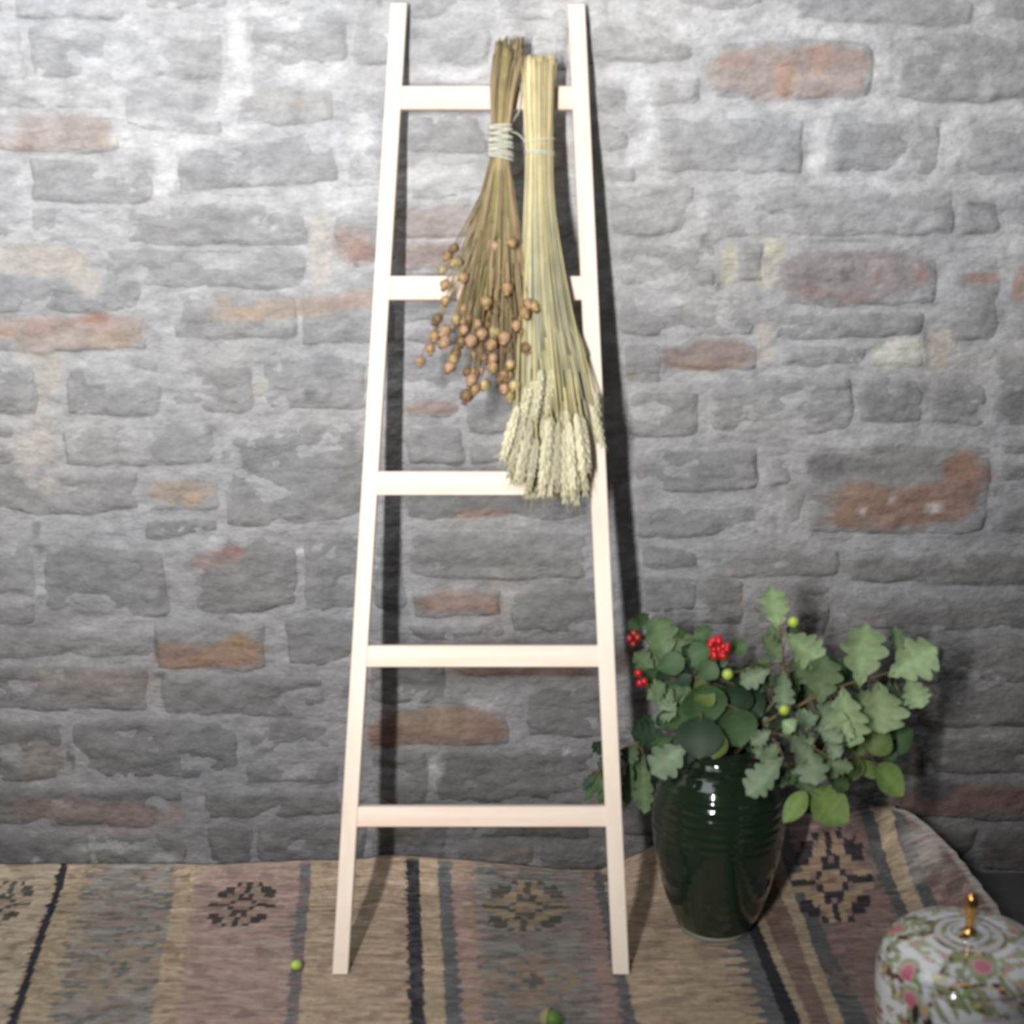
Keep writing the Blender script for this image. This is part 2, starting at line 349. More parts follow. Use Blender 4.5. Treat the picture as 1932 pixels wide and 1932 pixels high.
def wall_colour(X, Z, brick, tone=1.0):
    """X, Z arrays on the wall plane; brick = 1 on a brick face, 0 on mortar"""
    up = sstep(0.10, 1.65, Z)  # light falloff painted in: brick and mortar colours darken towards the floor
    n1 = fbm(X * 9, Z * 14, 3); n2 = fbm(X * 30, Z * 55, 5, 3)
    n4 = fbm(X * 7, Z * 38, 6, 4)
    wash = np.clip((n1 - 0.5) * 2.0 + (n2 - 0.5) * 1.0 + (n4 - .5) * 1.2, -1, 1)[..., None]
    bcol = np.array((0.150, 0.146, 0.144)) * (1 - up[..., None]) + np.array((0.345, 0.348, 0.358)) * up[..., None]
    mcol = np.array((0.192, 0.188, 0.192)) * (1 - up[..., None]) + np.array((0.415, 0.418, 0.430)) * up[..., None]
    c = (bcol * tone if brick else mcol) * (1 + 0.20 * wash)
    hue = (fbm(X * 4, Z * 5, 41, 2) - 0.5)[..., None]
    c = c * (1 + hue * np.array((0.09, 0.02, -0.09)))
    wob = (fbm(X * 26, Z * 34, 9, 3) - 0.5) * 1.25 + (fbm(X * 90, Z * 110, 19, 2) - 0.5) * 0.35
    for px_, pz_, hw, hh, rot, colr, st in _P:
        ex = max(hw, hh) * 1.6 + 0.02
        if X.min() > px_ + ex or X.max() < px_ - ex or Z.min() > pz_ + ex or Z.max() < pz_ - ex: continue
        dx = X - px_; dz = Z - pz_
        u = (dx * math.cos(rot) - dz * math.sin(rot)) / hw
        v = (dx * math.sin(rot) + dz * math.cos(rot)) / hh
        d = (np.abs(u) ** 3 + np.abs(v) ** 3) ** (1 / 3.0)
        soft = 0.13 + 0.02 / min(hw, hh) * 0.1
        m = (1 - sstep(1 - soft, 1 + soft, d + wob * 0.55)) * st
        m = m[..., None]
        grain = 1 + 0.25 * (n2[..., None] - 0.5)
        colr_ = (colr * .72 + colr.mean() * .28) * (0.70 + .30 * up[..., None])  # patches take the same painted falloff of light
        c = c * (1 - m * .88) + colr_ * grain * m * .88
    return np.clip(c, 0.01, 0.9)

# ------------------------------------------------------------------ wall_back: mortar bed with every brick a part of it
WX0, WX1, WZ1 = -2.1, 2.1, 2.4
xs = np.concatenate([np.arange(WX0, -1.02, 0.03), np.arange(-1.02, 1.02, 0.0075), np.arange(1.02, WX1, 0.03)])
zs = np.concatenate([np.arange(-0.02, 1.72, 0.0075), np.arange(1.72, WZ1, 0.03)])
Xg, Zg = np.meshgrid(xs, zs)
Yg = (fbm(Xg * 12, Zg * 20, 71) - 0.5) * 0.012 + (fbm(Xg * 45, Zg * 60, 77, 3) - 0.5) * 0.005
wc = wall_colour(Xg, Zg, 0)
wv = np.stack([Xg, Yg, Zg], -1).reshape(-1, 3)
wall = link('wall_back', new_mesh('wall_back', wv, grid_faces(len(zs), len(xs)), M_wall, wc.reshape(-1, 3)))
wall['kind'] = 'structure'
wall['label'] = 'grey limewashed rough brick wall behind the ladder'
# flip so normals face the room
# bricks measured on the photograph: x0, y0, x1, y1, slope (px rise to the right), tone, proud (mm)
B = [
 (-70,-60,18,30,0,1,8),(26,-60,258,38,0,1.03,9),(272,-60,430,20,0,1,8),(580,-60,722,26,0,1,8),(445,-60,565,8,0,1.02,7),
 (-70,52,44,150,0,1.1,6),(58,52,206,148,0,.96,9),(216,62,422,148,0,1.02,8),(478,38,655,126,0,1.02,9),(668,42,760,128,0,.97,7),
 (-70,162,90,208,0,1,6),(-70,215,222,287,0,1,10),(100,160,212,208,0,1.04,5),(236,172,420,248,4,.97,6),(448,168,634,236,-8,1,9),(655,158,745,250,0,1.04,7),
 (-70,300,42,450,0,1.05,6),(56,300,286,385,3,.93,10),(62,392,228,450,0,.98,7),(338,272,640,354,-10,.93,10),(655,270,745,350,-8,1,7),
 (236,384,580,462,0,.94,8),(200,470,576,545,0,.92,8),(630,402,745,512,0,.9,9),(-70,520,270,592,0,.95,9),(-70,600,280,664,0,.95,7),
 (330,552,560,640,0,.92,8),(570,555,748,648,-3,.92,9),(-70,690,66,782,0,.9,9),(124,686,300,782,0,.93,9),(310,690,480,780,0,.92,8),(498,676,690,772,0,.93,8),
 (-70,800,28,880,0,.98,7),(116,802,405,878,0,.96,9),(-70,892,262,968,-3,.95,8),(272,898,414,962,0,1,7),(276,976,414,1014,0,.88,6),(424,800,690,990,-16,.9,11),
 (-70,1015,64,1180,0,.98,9),(78,1032,314,1166,0,.88,11),(356,1012,560,1156,-6,.9,9),(572,1005,700,1154,-8,.9,9),(705,1000,765,1150,0,.9,8),
 (-70,1192,284,1242,0,.97,6),(294,1172,500,1264,0,1,9),(540,1166,690,1258,0,.88,8),(-70,1256,275,1342,0,.87,9),(308,1276,622,1352,2,.86,9),(640,1280,686,1350,0,.9,6),
 (-70,1358,118,1474,0,.86,9),(138,1358,448,1470,0,.86,11),(468,1362,622,1420,0,.93,7),(466,1436,640,1476,0,.86,6),(-70,1486,346,1560,3,.88,9),(386,1492,640,1544,-3,.85,7),
 (-70,1572,170,1634,0,.88,7),(180,1572,350,1640,0,.92,6),(390,1556,470,1640,0,.84,7),(484,1552,690,1640,-3,.88,8),
 (775,-60,930,40,0,1.0,8),(940,-60,1070,40,0,1,8),(772,52,925,128,0,1.04,7),(1050,50,1070,130,0,1,5),(772,160,915,205,0,1.05,6),
 (768,216,925,292,0,.93,9),(770,302,925,376,-4,1.03,7),(764,386,950,450,0,1,8),(764,458,930,514,0,1,8),(764,528,1000,562,0,.95,6),(762,572,1020,650,0,.93,8),(760,664,890,742,0,.94,8),(900,664,1090,742,0,.92,8),
 (764,752,868,792,0,1,7),(880,752,1085,822,0,.92,8),(764,804,872,876,0,.93,7),(884,834,1080,878,0,.94,6),(764,888,1110,936,0,.92,6),(764,944,1118,980,0,.93,7),
 (772,1000,1108,1094,2,.93,10),(780,1112,946,1166,0,1,8),(962,1116,1140,1194,0,.9,8),(772,1176,950,1210,0,.92,6),(858,1206,1134,1274,0,.97,7),(700,1218,846,1328,0,.92,8),
 (690,1340,962,1408,-3,1,10),(996,1288,1146,1392,0,.87,8),(700,1420,806,1520,0,.94,8),(824,1418,1118,1516,0,.82,10),(704,1532,850,1640,0,.88,8),(860,1530,1110,1580,0,.9,6),(866,1590,1006,1640,0,.88,7),(1018,1588,1220,1640,0,.84,8),
 (1106,-60,1176,32,0,1.03,7),(1196,-60,1440,18,0,.99,8),(1506,-60,1836,44,3,.96,9),(1866,-60,2040,56,0,.93,9),
 (1112,48,1306,116,0,.99,8),(1226,146,1322,192,-3,.98,7),(1120,160,1186,300,0,.98,7),(1350,72,1644,190,0,1,11),(1690,58,2040,190,4,.96,9),
 (1242,222,1514,324,2,.95,11),(1570,226,1776,326,3,.94,11),(1826,234,2040,330,0,.96,9),(1130,312,1200,345,0,1,5),
 (1152,352,1312,446,0,.96,9),(1338,348,1800,448,-6,.96,9),(1812,382,1884,440,0,.93,9),(1894,376,2040,452,0,.95,7),
 (1166,460,1350,542,0,.96,8),(1388,460,1440,530,0,.98,7),(1472,470,1768,576,-2,.93,10),(1792,468,1890,648,0,.96,7),(1904,470,2040,644,0,.93,8),
 (1172,556,1426,632,0,.97,7),(1442,588,1740,640,-3,.90,8),(1264,642,1426,696,0,1,9),(1176,645,1250,724,0,.95,6),(1470,648,1634,694,0,.95,6),(1646,642,1738,696,0,1,8),
 (1186,738,1318,826,-3,.92,10),(1334,706,1610,822,0,.94,8),(1622,708,1742,800,0,.90,8),(1756,706,1862,800,3,.88,9),(1874,668,2040,802,0,.84,10),
 (1200,844,1426,928,-3,.92,9),(1450,866,1496,918,0,.95,5),(1520,840,1866,1006,0,.95,11),(1886,828,2040,914,0,.86,8),(1890,930,2040,1010,0,.9,8),
 (1208,958,1444,1012,-2,.90,8),(1484,932,1514,1008,0,.95,5),(1212,1026,1322,1070,0,.92,7),(1336,1030,1580,1090,0,.94,7),(1600,1044,2040,1102,3,.86,8),
 (1212,1086,1312,1156,0,.93,7),(1326,1096,1404,1180,0,.86,7),(1416,1104,1566,1200,0,.95,7),(1590,1120,2040,1192,0,.92,8),(1206,1170,1310,1240,0,.9,8),(1180,1290,1380,1380,0,.9,8),
 (1604,1208,1780,1290,0,.9,8),(1796,1208,2040,1290,0,.9,8),(1560,1304,1700,1380,0,.9,8),(1716,1304,2040,1370,0,.86,8),(1180,1396,1360,1500,0,.9,8),(1480,1396,1740,1464,0,.88,8),(1756,1386,2040,1462,0,.87,9),
 (1500,1480,1686,1545,0,.86,7),(1702,1476,2040,1544,0,.9,9),(1640,1560,1840,1640,0,.80,8),(1856,1560,2040,1650,0,.80,8),(1180,1516,1460,1580,0,.86,8),(1240,1596,1620,1645,0,.86,7),
]
brick_boxes = []
def make_brick(x0, x1, z0, z1, slope, tone, proud):
    cx, cz = (x0 + x1) / 2, (z0 + z1) / 2; hw, hh = (x1 - x0) / 2 + .004, (z1 - z0) / 2 + .004
    fine = -1.05 < cx < 1.05
    st = 0.009 if fine else 0.022
    nx = max(5, int(2 * hw / st)); nz = max(5, int(2 * hh / (st * 0.9)))
    def axis(n):
        a = np.linspace(-1, 1, n)
        return np.sign(a) * (1 - (1 - np.abs(a)) ** 1.15)
    U, V = np.meshgrid(axis(nx), axis(nz))
    c1, c2 = rng.uniform(.01, .06), rng.uniform(.04, .2)
    asp = hh / hw
    Xb = cx + hw * U * (1 - c1 * np.abs(V) ** 3 * min(1, asp * 2.2))
    Zb = cz + hh * V * (1 - c2 * np.abs(U) ** 4) + slope * U
    Xb = Xb + (fbm(Xb * 16, Zb * 22, 23, 3) - 0.5) * 0.016
    Zb = Zb + (fbm(Xb * 14, Zb * 18, 29, 3) - 0.5) * 0.016
    E = np.maximum(np.abs(U) ** (3 / max(asp, .4)), np.abs(V) ** 3)
    edge = np.clip(1 - E ** 2.4, 0, 1)
    tiltx, tiltz = rng.uniform(-.003, .003, 2)
    Yb = 0.006 - (proud * 0.38 + 6) / 1000 * edge ** 0.55 + tiltx * U + tiltz * V
    Yb = Yb + (fbm(Xb * 13, Zb * 34, 51, 4) - 0.5) * 0.017 * edge + (fbm(Xb * 60, Zb * 80, 57, 2) - 0.5) * 0.004
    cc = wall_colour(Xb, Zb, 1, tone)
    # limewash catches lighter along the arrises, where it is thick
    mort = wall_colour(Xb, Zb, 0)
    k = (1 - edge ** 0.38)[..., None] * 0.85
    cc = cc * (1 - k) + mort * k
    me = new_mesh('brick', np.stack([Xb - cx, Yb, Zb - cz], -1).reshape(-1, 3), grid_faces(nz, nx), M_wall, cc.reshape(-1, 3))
    link('brick', me, wall, (cx, 0, cz))
for x0, y0, x1, y1, sl, tone, pr in B:
    a = at_y(x0, (y0 + y1) / 2); c = at_y(x1, (y0 + y1) / 2)
    t = at_y((x0 + x1) / 2, y0); bt = at_y((x0 + x1) / 2, min(y1, 1644))
    make_brick(a.x, c.x, bt.z, t.z, -sl / 1100.0, tone * rng.uniform(.97, 1.03), pr)
    brick_boxes.append((a.x, c.x, bt.z, t.z))
row = 0; zc = 0.06
while zc < 2.15:
    x = -1.75 + (0.14 if row % 2 else 0) + rng.uniform(-.03, .03)
    while x < 1.7:
        w = rng.uniform(.19, .29); h = rng.uniform(.078, .095)
        bx = (x, x + w, zc - h / 2, zc + h / 2)
        ok = True
        for q in brick_boxes:
            if bx[0] < q[1] + .012 and bx[1] > q[0] - .012 and bx[2] < q[3] + .01 and bx[3] > q[2] - .01: ok = False; break
        if ok:
            make_brick(*bx, 0, rng.uniform(.88, 1.02), rng.uniform(6, 11)); brick_boxes.append(bx)
            x += w + .022
        else: x += .03
    zc += 0.118; row += 1

# ------------------------------------------------------------------ floor
nx, ny = 60, 40
fx = np.linspace(-2.1, 2.1, nx); fy = np.linspace(-3.6, 0.02, ny)
FX, FY = np.meshgrid(fx, fy)
FZ = (fbm(FX * 5, FY * 5, 91) - 0.5) * 0.004 - 0.002
floor = link('floor', new_mesh('floor', np.stack([FX, FY, FZ], -1).reshape(-1, 3), grid_faces(ny, nx), M_floor))
floor['kind'] = 'structure'; floor['label'] = 'dark grey stone floor under the rug'

# ------------------------------------------------------------------ rug
edge_px = [(-600, 1636), (0, 1632), (250, 1631), (420, 1632), (560, 1625), (700, 1623), (780, 1618), (860, 1622), (960, 1632), (1060, 1642), (1130, 1643),
           (1180, 1622), (1230, 1600), (1330, 1575), (1440, 1545), (1540, 1536), (1640, 1532), (1692, 1530), (1800, 1530), (2100, 1530)]
ex = []; ez = []
for p, q in edge_px:
    w = at_y(p, q, -0.02); ex.append(w.x); ez.append(max(w.z, 0.008))
RT = 0.005
REDGE = None
def rug_z(x, t):
    z0 = np.interp(x, ex, ez) - RT
    fall = np.interp(x, [0.1, 0.35, 0.75, 2.0], [0.10, 0.20, 0.36, 0.36])
    k = np.clip(1 - t / fall, 0, 1)
    w = (fbm(np.asarray(x) * 3.0, np.asarray(t) * 4.0, 33, 2) - 0.5) * 0.010 * sstep(0.0, 0.1, t)
    ridge = 0.006 * np.exp(-((np.asarray(x) + 0.24) / 0.05) ** 2) * np.exp(-t / 0.2)
    xe = np.interp(t, *REDGE) if REDGE else 9.0
    curl = 0.045 * sstep(-.13, .0, np.asarray(x) - xe) * sstep(-.02, .05, t) * (1 - sstep(.22, .42, t))
    return RT + curl + z0 * k ** 1.8 + np.clip(w + .003, 0, 1) + ridge
def rug_find(px, py):
    best = None
    for t in np.linspace(0, 0.95, 400):
        x = 0.0
        for _ in range(3):
            z = float(rug_z(np.array(x), np.array(t)))
            x = (px - 966.0) / ppm((x, -0.02 - t, z))
        _, yy = project((x, -0.02 - t, z))
        if best is None or abs(yy - py) < best[0]: best = (abs(yy - py), x, t)
    return best[1], best[2]
LN = [(-600, None, -950), (-20, None, -150), (115, None, 18), (128, None, 33), (165, None, 88), (335, None, 285), (368, None, 333), (568, None, 540),
      (588, None, 562), (607, None, 588), (767, None, 775), (790, None, 803), (826, None, 842), (850, None, 872), (888, None, 915), (1095, None, 1135),
      (1118, None, 1175), (1135, None, 1200), (1300, 1375, 1446), (1335, 1408, 1480), (1360, 1430, 1512), (1378, 1447, 1530), (1425, 1495, 1565),
      (1450, 1518, 1592), (1475, 1545, 1640), (1610, 1690, 1790), (1632, 1712, 1805), (1660, 1742, 1835), (1680, 1765, 1880), (1760, 1900, 2060), (2200, 2400, 2700)]
T1, T2 = -at_z(966, 1750, RT).y - .02, -at_z(966, 1932, RT).y - .02
L0, L1, L2 = [], [], []
for a_, m_, b_ in LN:
    if m_ is None: m_ = a_ + (b_ - a_) * (1750 - 1640) / 292.0
    L0.append(at_y(a_, 1640, -.02).x); L1.append(at_z(m_, 1750, RT).x); L2.append(at_z(b_, 1932, RT).x)
L0, L1, L2 = map(np.array, (L0, L1, L2))
def stripe_s(x, t):
    out = np.zeros_like(x)
    for r in range(x.shape[0]):
        tt = t[r, 0]
        if tt < T1: L = L0 + (L1 - L0) * tt / T1
        else: L = L1 + (L2 - L1) * (tt - T1) / (T2 - T1)
        out[r] = np.interp(x[r], L, np.arange(len(L)))
    return out
c_tan = np.array((0.30, 0.235, 0.165)); c_beige = np.array((0.33, 0.27, 0.20)); c_pink = np.array((0.27, 0.195, 0.17))
c_grey = np.array((0.178, 0.170, 0.156)); c_dkgrey = np.array((0.085, 0.086, 0.088)); c_blk = np.array((0.028, 0.028, 0.032))
c_brn = np.array((0.16, 0.115, 0.095)); c_field = np.array((0.285, 0.215, 0.155)); c_dpink = np.array((0.19, 0.135, 0.125))
SEG = [c_beige, c_beige, c_blk, c_tan, c_grey, c_tan, c_pink, c_dkgrey * 1.25, c_tan, c_field, c_blk, c_tan, c_dkgrey * 1.15, c_pink * .95, c_grey * .85,
       c_dpink, c_dkgrey, c_field, c_dkgrey * 1.2, c_blk, c_tan, c_brn, c_tan, c_dkgrey, c_dpink, c_dkgrey, c_tan, c_dkgrey, c_dpink * 1.15, c_dpink]
# zigzag edges between certain stripes (index of line)
ZIG = {4: 0.30, 5: .0, 13: .25, 14: 0.22, 18: 0.35, 6: .1, 15: .3, 16: .4}
tarr = np.concatenate([np.arange(0, 0.62, 0.0042), np.arange(0.62, 1.0, 0.012)])
# right hand border of the rug
redge = [rug_find(p, q) for p, q in [(1692, 1531), (1752, 1566), (1805, 1612), (1838, 1660), (1872, 1700), (1915, 1770)]]
rt = [max(0, e[1]) for e in redge]; rx = [e[0] for e in redge]
for i in range(1, len(rt)): rt[i] = max(rt[i], rt[i - 1] + 0.002)
rt.append(1.0); rx.append(rx[-1] + (1.0 - rt[-2]) * 0.35)
Xr = np.interp(tarr, rt, rx)
REDGE = (rt, [q for q in rx])
redge = [rug_find(p, q) for p, q in [(1692, 1531), (1752, 1566), (1805, 1612), (1838, 1660), (1872, 1700), (1915, 1770)]]
rt = [max(0, e[1]) for e in redge]; rx = [e[0] for e in redge]
for i in range(1, len(rt)): rt[i] = max(rt[i], rt[i - 1] + 0.002)
rt.append(1.0); rx.append(rx[-1] + (1.0 - rt[-2]) * 0.35)
Xr = np.interp(tarr, rt, rx); REDGE = (rt, list(rx))
ncol = 560
RXg = np.zeros((len(tarr), ncol)); RTg = np.zeros_like(RXg)
for r, t in enumerate(tarr):
    q = np.linspace(0, 1, ncol)
    q = np.where(q < .08, q / .08 * .0, (q - .08) / .92) if False else q
    RXg[r] = np.interp(q, [0, .08, 1], [-1.7, -1.05, Xr[r]]) + (0.0 if True else 0)
    RTg[r] = t
RXg[:, -1] += (fbm(tarr * 60, tarr * 0, 63, 2) - .5) * .01
RZg = rug_z(RXg, RTg)
S = stripe_s(RXg, RTg)
def ragged(kline, amp):
    per = 0.030
    tri = np.abs(((RTg / per) % 1) - .5) * 2
    stepv = np.round(tri * 3) / 3
    return (stepv - .5) * amp
S2 = S.copy()
for kl, amp in ZIG.items():
    near = np.abs(S - kl) < 0.75
    S2 = np.where(near, S + ragged(kl, amp), S2)
S2 = S2 + (fbm(RXg * 40, RTg * 170, 83, 2) - .5) * 0.16
idx = np.clip(np.floor(S2).astype(int), 0, len(SEG) - 1)
RC = np.array(SEG)[idx] * 1.35
# mottled hand-spun streaks, woven across
st1 = vnoise(RXg * 26, RTg * 190, 101); st2 = vnoise(RXg * 9, RTg * 60, 103); st3 = fbm(RXg * 5, RTg * 7, 107, 3)
RC = RC * (0.80 + 0.36 * st1 + 0.16 * (st2 - .5))[..., None] * (0.85 + 0.3 * st3)[..., None]
RC = RC * (0.84 + .32 * vnoise(RXg * 170, RTg * 210, 109))[..., None] * (0.9 + .2 * vnoise(RXg * 60, RTg * 300, 111))[..., None]
def field_motif(k, colr, scl, seed, dens, amt):
    global RC
    m = ((idx == k) & (vnoise(RXg * scl, RTg * scl * 2.0, seed) > dens)).astype(float)[..., None] * amt
    RC = RC * (1 - m) + np.array(colr) * m
field_motif(4, (0.27, 0.20, 0.165), 46, 201, .60, .75); field_motif(4, (0.30, 0.25, 0.18), 34, 205, .72, .7); field_motif(4, (0.09, 0.095, 0.095), 60, 207, .70, .6)
field_motif(5, (0.20, 0.13, 0.09), 60, 211, .72, .6); field_motif(6, (0.19, 0.14, 0.12), 30, 213, .70, .5); field_motif(6, (0.31, 0.24, 0.17), 40, 215, .75, .6)
field_motif(3, (0.17, 0.13, 0.10), 80, 217, .66, .6); field_motif(1, (0.19, 0.14, 0.11), 40, 219, .72, .6); field_motif(14, (0.22, 0.155, 0.135), 40, 221, .66, .6)
field_motif(14, (0.09, 0.09, 0.095), 50, 223, .68, .5); field_motif(13, (0.31, 0.23, 0.15), 60, 225, .6, .7); field_motif(24, (0.12, 0.10, 0.095), 30, 227, .7, .5)
field_motif(24, (0.27, 0.17, 0.14), 26, 229, .68, .5); field_motif(28, (0.11, 0.085, 0.08), 34, 231, .5, .7); field_motif(28, (0.20, 0.12, 0.10), 50, 232, .6, .6); field_motif(9, (0.22, 0.155, 0.11), 40, 233, .72, .5)
field_motif(10, (0.10, 0.10, 0.105), 70, 235, .6, .5); field_motif(17, (0.21, 0.155, 0.12), 30, 237, .7, .4); field_motif(15, (0.28, 0.2, 0.15), 60, 239, .6, .6)
ART = ["....dtdtd....",
       "..dd.tdt.dd..",
       ".dddttdttddd.",
       ".ddttd.dttdd.",
       "..tttdddttt..",
       "ttt.dtttd.ttt",
       "ddddttmttdddd",
       "ttt.dtttd.ttt",
       "..tttdddttt..",
       ".ddttd.dttdd.",
       ".dddttdttddd.",
       "..dd.tdt.dd..",
       "....dtdtd...."]
ART2 = [".....ttt.....",
        "...tt.t.tt...",
        "..t.tttt..t..",
        ".tt..tdt..tt.",
        "tt.ttdddtt.tt",
        ".tt..tdt..tt.",
        "..t..ttt..t..",
        "...tt.t.tt...",
        ".....ttt....."]
def medallion(px, py, wpx, hm, art, dk, lt, a=0.85):
    global RC
    x0, t0 = rug_find(px, py)
    wm = wpx / ppm((x0, -t0, 0)) / 2; hm = hm / 2
    n = len(art); m = len(art[0])
    u = (RXg - x0 + (RTg - t0) * 0.05) / wm; v = (RTg - t0) / hm
    jitter = (vnoise(RXg * 60, RTg * 90, 301) - .5) * .06
    ci = np.floor((u + 1 + jitter) / 2 * m).astype(int); ri = np.floor((v + 1 + jitter) / 2 * n).astype(int)
    inside = (ci >= 0) & (ci < m) & (ri >= 0) & (ri < n)
    arr = np.array([[{'.': 0, 'd': 1, 't': 2, 'm': 3}[ch] for ch in rr] for rr in art])
    code = np.where(inside, arr[np.clip(ri, 0, n - 1), np.clip(ci, 0, m - 1)], 0)
    for cde, colr in ((1, dk), (2, lt), (3, (0.25, .16, .13))):
        mk = (code == cde)[..., None] * a
        RC = RC * (1 - mk) + np.array(colr) * (0.75 + .5 * st1)[..., None] * mk
field_motif(3, (0.40, 0.32, 0.22), 70, 251, .6, .6); field_motif(4, (0.36, 0.33, 0.29), 18, 253, .72, .45); field_motif(6, (0.37, 0.30, 0.25), 24, 255, .62, .5)
field_motif(7, (0.24, 0.16, 0.15), 60, 257, .55, .6); field_motif(8, (0.22, 0.155, 0.12), 60, 259, .66, .5); field_motif(9, (0.40, 0.33, 0.25), 50, 261, .66, .5); field_motif(14, (0.25, 0.24, 0.23), 22, 263, .62, .5)
field_motif(17, (0.38, 0.30, 0.22), 40, 265, .62, .5); field_motif(1, (0.42, 0.36, 0.28), 40, 267, .6, .5); field_motif(24, (0.24, 0.19, 0.17), 40, 269, .6, .4)
medallion(457, 1707, 128, 0.15, ART, (0.048, 0.042, 0.040), (0.27, 0.20, 0.165), .95)
medallion(992, 1712, 160, 0.17, ART, (0.085, 0.072, 0.06), (0.28, 0.215, 0.14))
medallion(1006, 1850, 185, 0.16, ART2, (0.10, 0.08, 0.085), (0.26, 0.185, 0.13), .75)
medallion(2, 1705, 110, 0.15, ART, (0.04, 0.045, 0.045), (0.33, 0.27, 0.2))
medallion(1570, 1662, 150, 0.175, ART, (0.042, 0.040, 0.045), (0.36, 0.265, 0.18), .95)
medallion(1600, 1850, 120, 0.10, ART2, (0.09, 0.07, 0.065), (0.24, 0.165, 0.12), .5)
medallion(230, 1830, 150, 0.16, ART2, (0.10, 0.10, 0.10), (0.29, 0.22, 0.16), .7)
# pale worn block and selvedge near the right end
wx, wt = rug_find(1742, 1612)
wb = np.exp(-((np.abs(RXg - wx) / .035) ** 6)) * np.exp(-((np.abs(RTg - wt) / .040) ** 6)) * (0.35 + 0.4 * (st1 > .5))
RC = RC * (1 - wb[..., None]) + np.array((0.50, 0.46, 0.42)) * wb[..., None]
ed = (1 - sstep(.010, .020, Xr[:, None] - RXg)) * .9
RC = RC * (1 - ed[..., None]) + np.array((0.44, 0.39, 0.35)) * ed[..., None]
ed2 = (1 - sstep(.004, .01, RTg)) * sstep(-.6, -.5, -np.abs(RXg + .1)) * .7
RC = RC * (1 - ed2[..., None]) + c_tan * 1.05 * ed2[..., None]
nr, nc = RXg.shape
top = np.stack([RXg, -0.02 - RTg, RZg], -1).reshape(-1, 3)
bot = top.copy(); bot[:, 2] -= 0.0045
rf = grid_faces(nr, nc)
rf = [tuple(reversed(f)) for f in rf]
off = nr * nc
for r in range(nr - 1):      # right and left rims
    a, b_ = r * nc + nc - 1, (r + 1) * nc + nc - 1
    rf.append((a, b_, b_ + off, a + off))
for c in range(nc - 1):
    rf.append((c, c + 1, c + 1 + off, c + off))
rf += [(c + off, c + 1 + off, c + 1 + nc * (nr - 1) * 0 + nc + off, c + nc + off) for r in range(nr - 1) for c in range(r * nc, r * nc + nc - 1)]
rug = link('rug', new_mesh('rug', np.vstack([top, bot]), rf, M_rug, np.vstack([RC.reshape(-1, 3)] * 2)))
rug['label'] = 'striped woven wool rug with dark star medallions, pushed up against the brick wall'
rug['category'] = 'rug'
def rug_top(x, y): return float(rug_z(np.array(x), np.array(max(0, -0.02 - y))))

# ------------------------------------------------------------------ ladder
foot = at_z(906, 1838, 0.010)
topp = at_y(906, 6, -0.030)
Gy, Ty, Tz = foot.y, topp.y, topp.z
LDIR = Vector((0, Ty - Gy, Tz - 0.010)).normalized()      # up the ladder
LN_ = Vector((0, LDIR.z * -1, LDIR.y))                    # front normal (towards the room)
def on_ladder(px, py, off=0.0):
    d = ray(px, py); P0 = Vector((0, Gy, 0.010)) + LN_ * off
    k = (P0 - CAM).dot(LN_) / d.dot(LN_)
    return CAM + d * k
ladder = thing('leaning_ladder', 'slim pale pine ladder with five rungs leaning on the brick wall', 'ladder', (on_ladder(906, 1838).x, Gy, 0.010))
def beam(name, p0, p1, width, depth, mat, axis_w, bevel=0.0015):
    """p0,p1 centre of FRONT face ends; box behind it; local Z or X runs along it"""
    d = (p1 - p0); L = d.length; d.normalize()
    w = (axis_w - d * axis_w.dot(d)).normalized()
    n = LN_
    vs = []; hw = width / 2; b_ = bevel
    ring = [(-hw + b_, 0), (hw - b_, 0), (hw, -b_), (hw, -depth + b_), (hw - b_, -depth), (-hw + b_, -depth), (-hw, -depth + b_), (-hw, -b_)]
    return d, w, n, L, ring
def make_beam(name, p0, p1, width, depth, mat, axis_w, along, level=False):
    d, w, n, L, ring = beam(name, p0, p1, width, depth, mat, axis_w)
    c0 = (p0 + p1) / 2
    vs = []
    for e, P in ((0, p0), (1, p1)):
        for a, q in ring:
            pt = P + w * a + n * q
            if level:             # cut level with the ground / top
                pt = pt + d * ((P.z - pt.z) / d.z)
            vs.append(pt)
    fs = [(k, (k + 1) % 8, 8 + (k + 1) % 8, 8 + k) for k in range(8)] + [tuple(range(7, -1, -1)), tuple(range(8, 16))]
    me = new_mesh(name, [v - c0 for v in vs], fs, mat, smooth=False)
    o = link(name, me, ladder, c0 - ladder.location)
    return o
RD = 0.024
lb, lt_ = on_ladder(641.5, 1838), on_ladder(752.5, 6)
rb, rt_ = on_ladder(1172, 1838), on_ladder(1088, 8)
def wid(p, w): return w / ppm(p)
make_beam('rail', lb, lt_, wid(lb, 29.5), RD, M_pine, Vector((1, 0, 0)), 'z', True)
make_beam('rail', rb, rt_, wid(rb, 31), RD, M_pine, Vector((1, 0, 0)), 'z', True)
for yc, hpx in ((183.5, 42), (543, 43), (912, 43), (1239, 39), (1542, 37)):
    mid = on_ladder(906, yc)
    f = (mid - lb).dot(LDIR) / (lt_ - lb).dot(LDIR)
    a = lb + (lt_ - lb) * f; c = rb + (rt_ - rb) * ((mid - rb).dot(LDIR) / (rt_ - rb).dot(LDIR))
    hw = wid(mid, 14.5)
    a = a + Vector((hw - .003, 0, 0)) - LN_ * 0.002; c = c - Vector((hw - .003, 0, 0)) - LN_ * 0.002
    make_beam('rung', a, c, hpx / ppm(mid) / 0.965, 0.018, M_pine_r, LDIR, 'x')

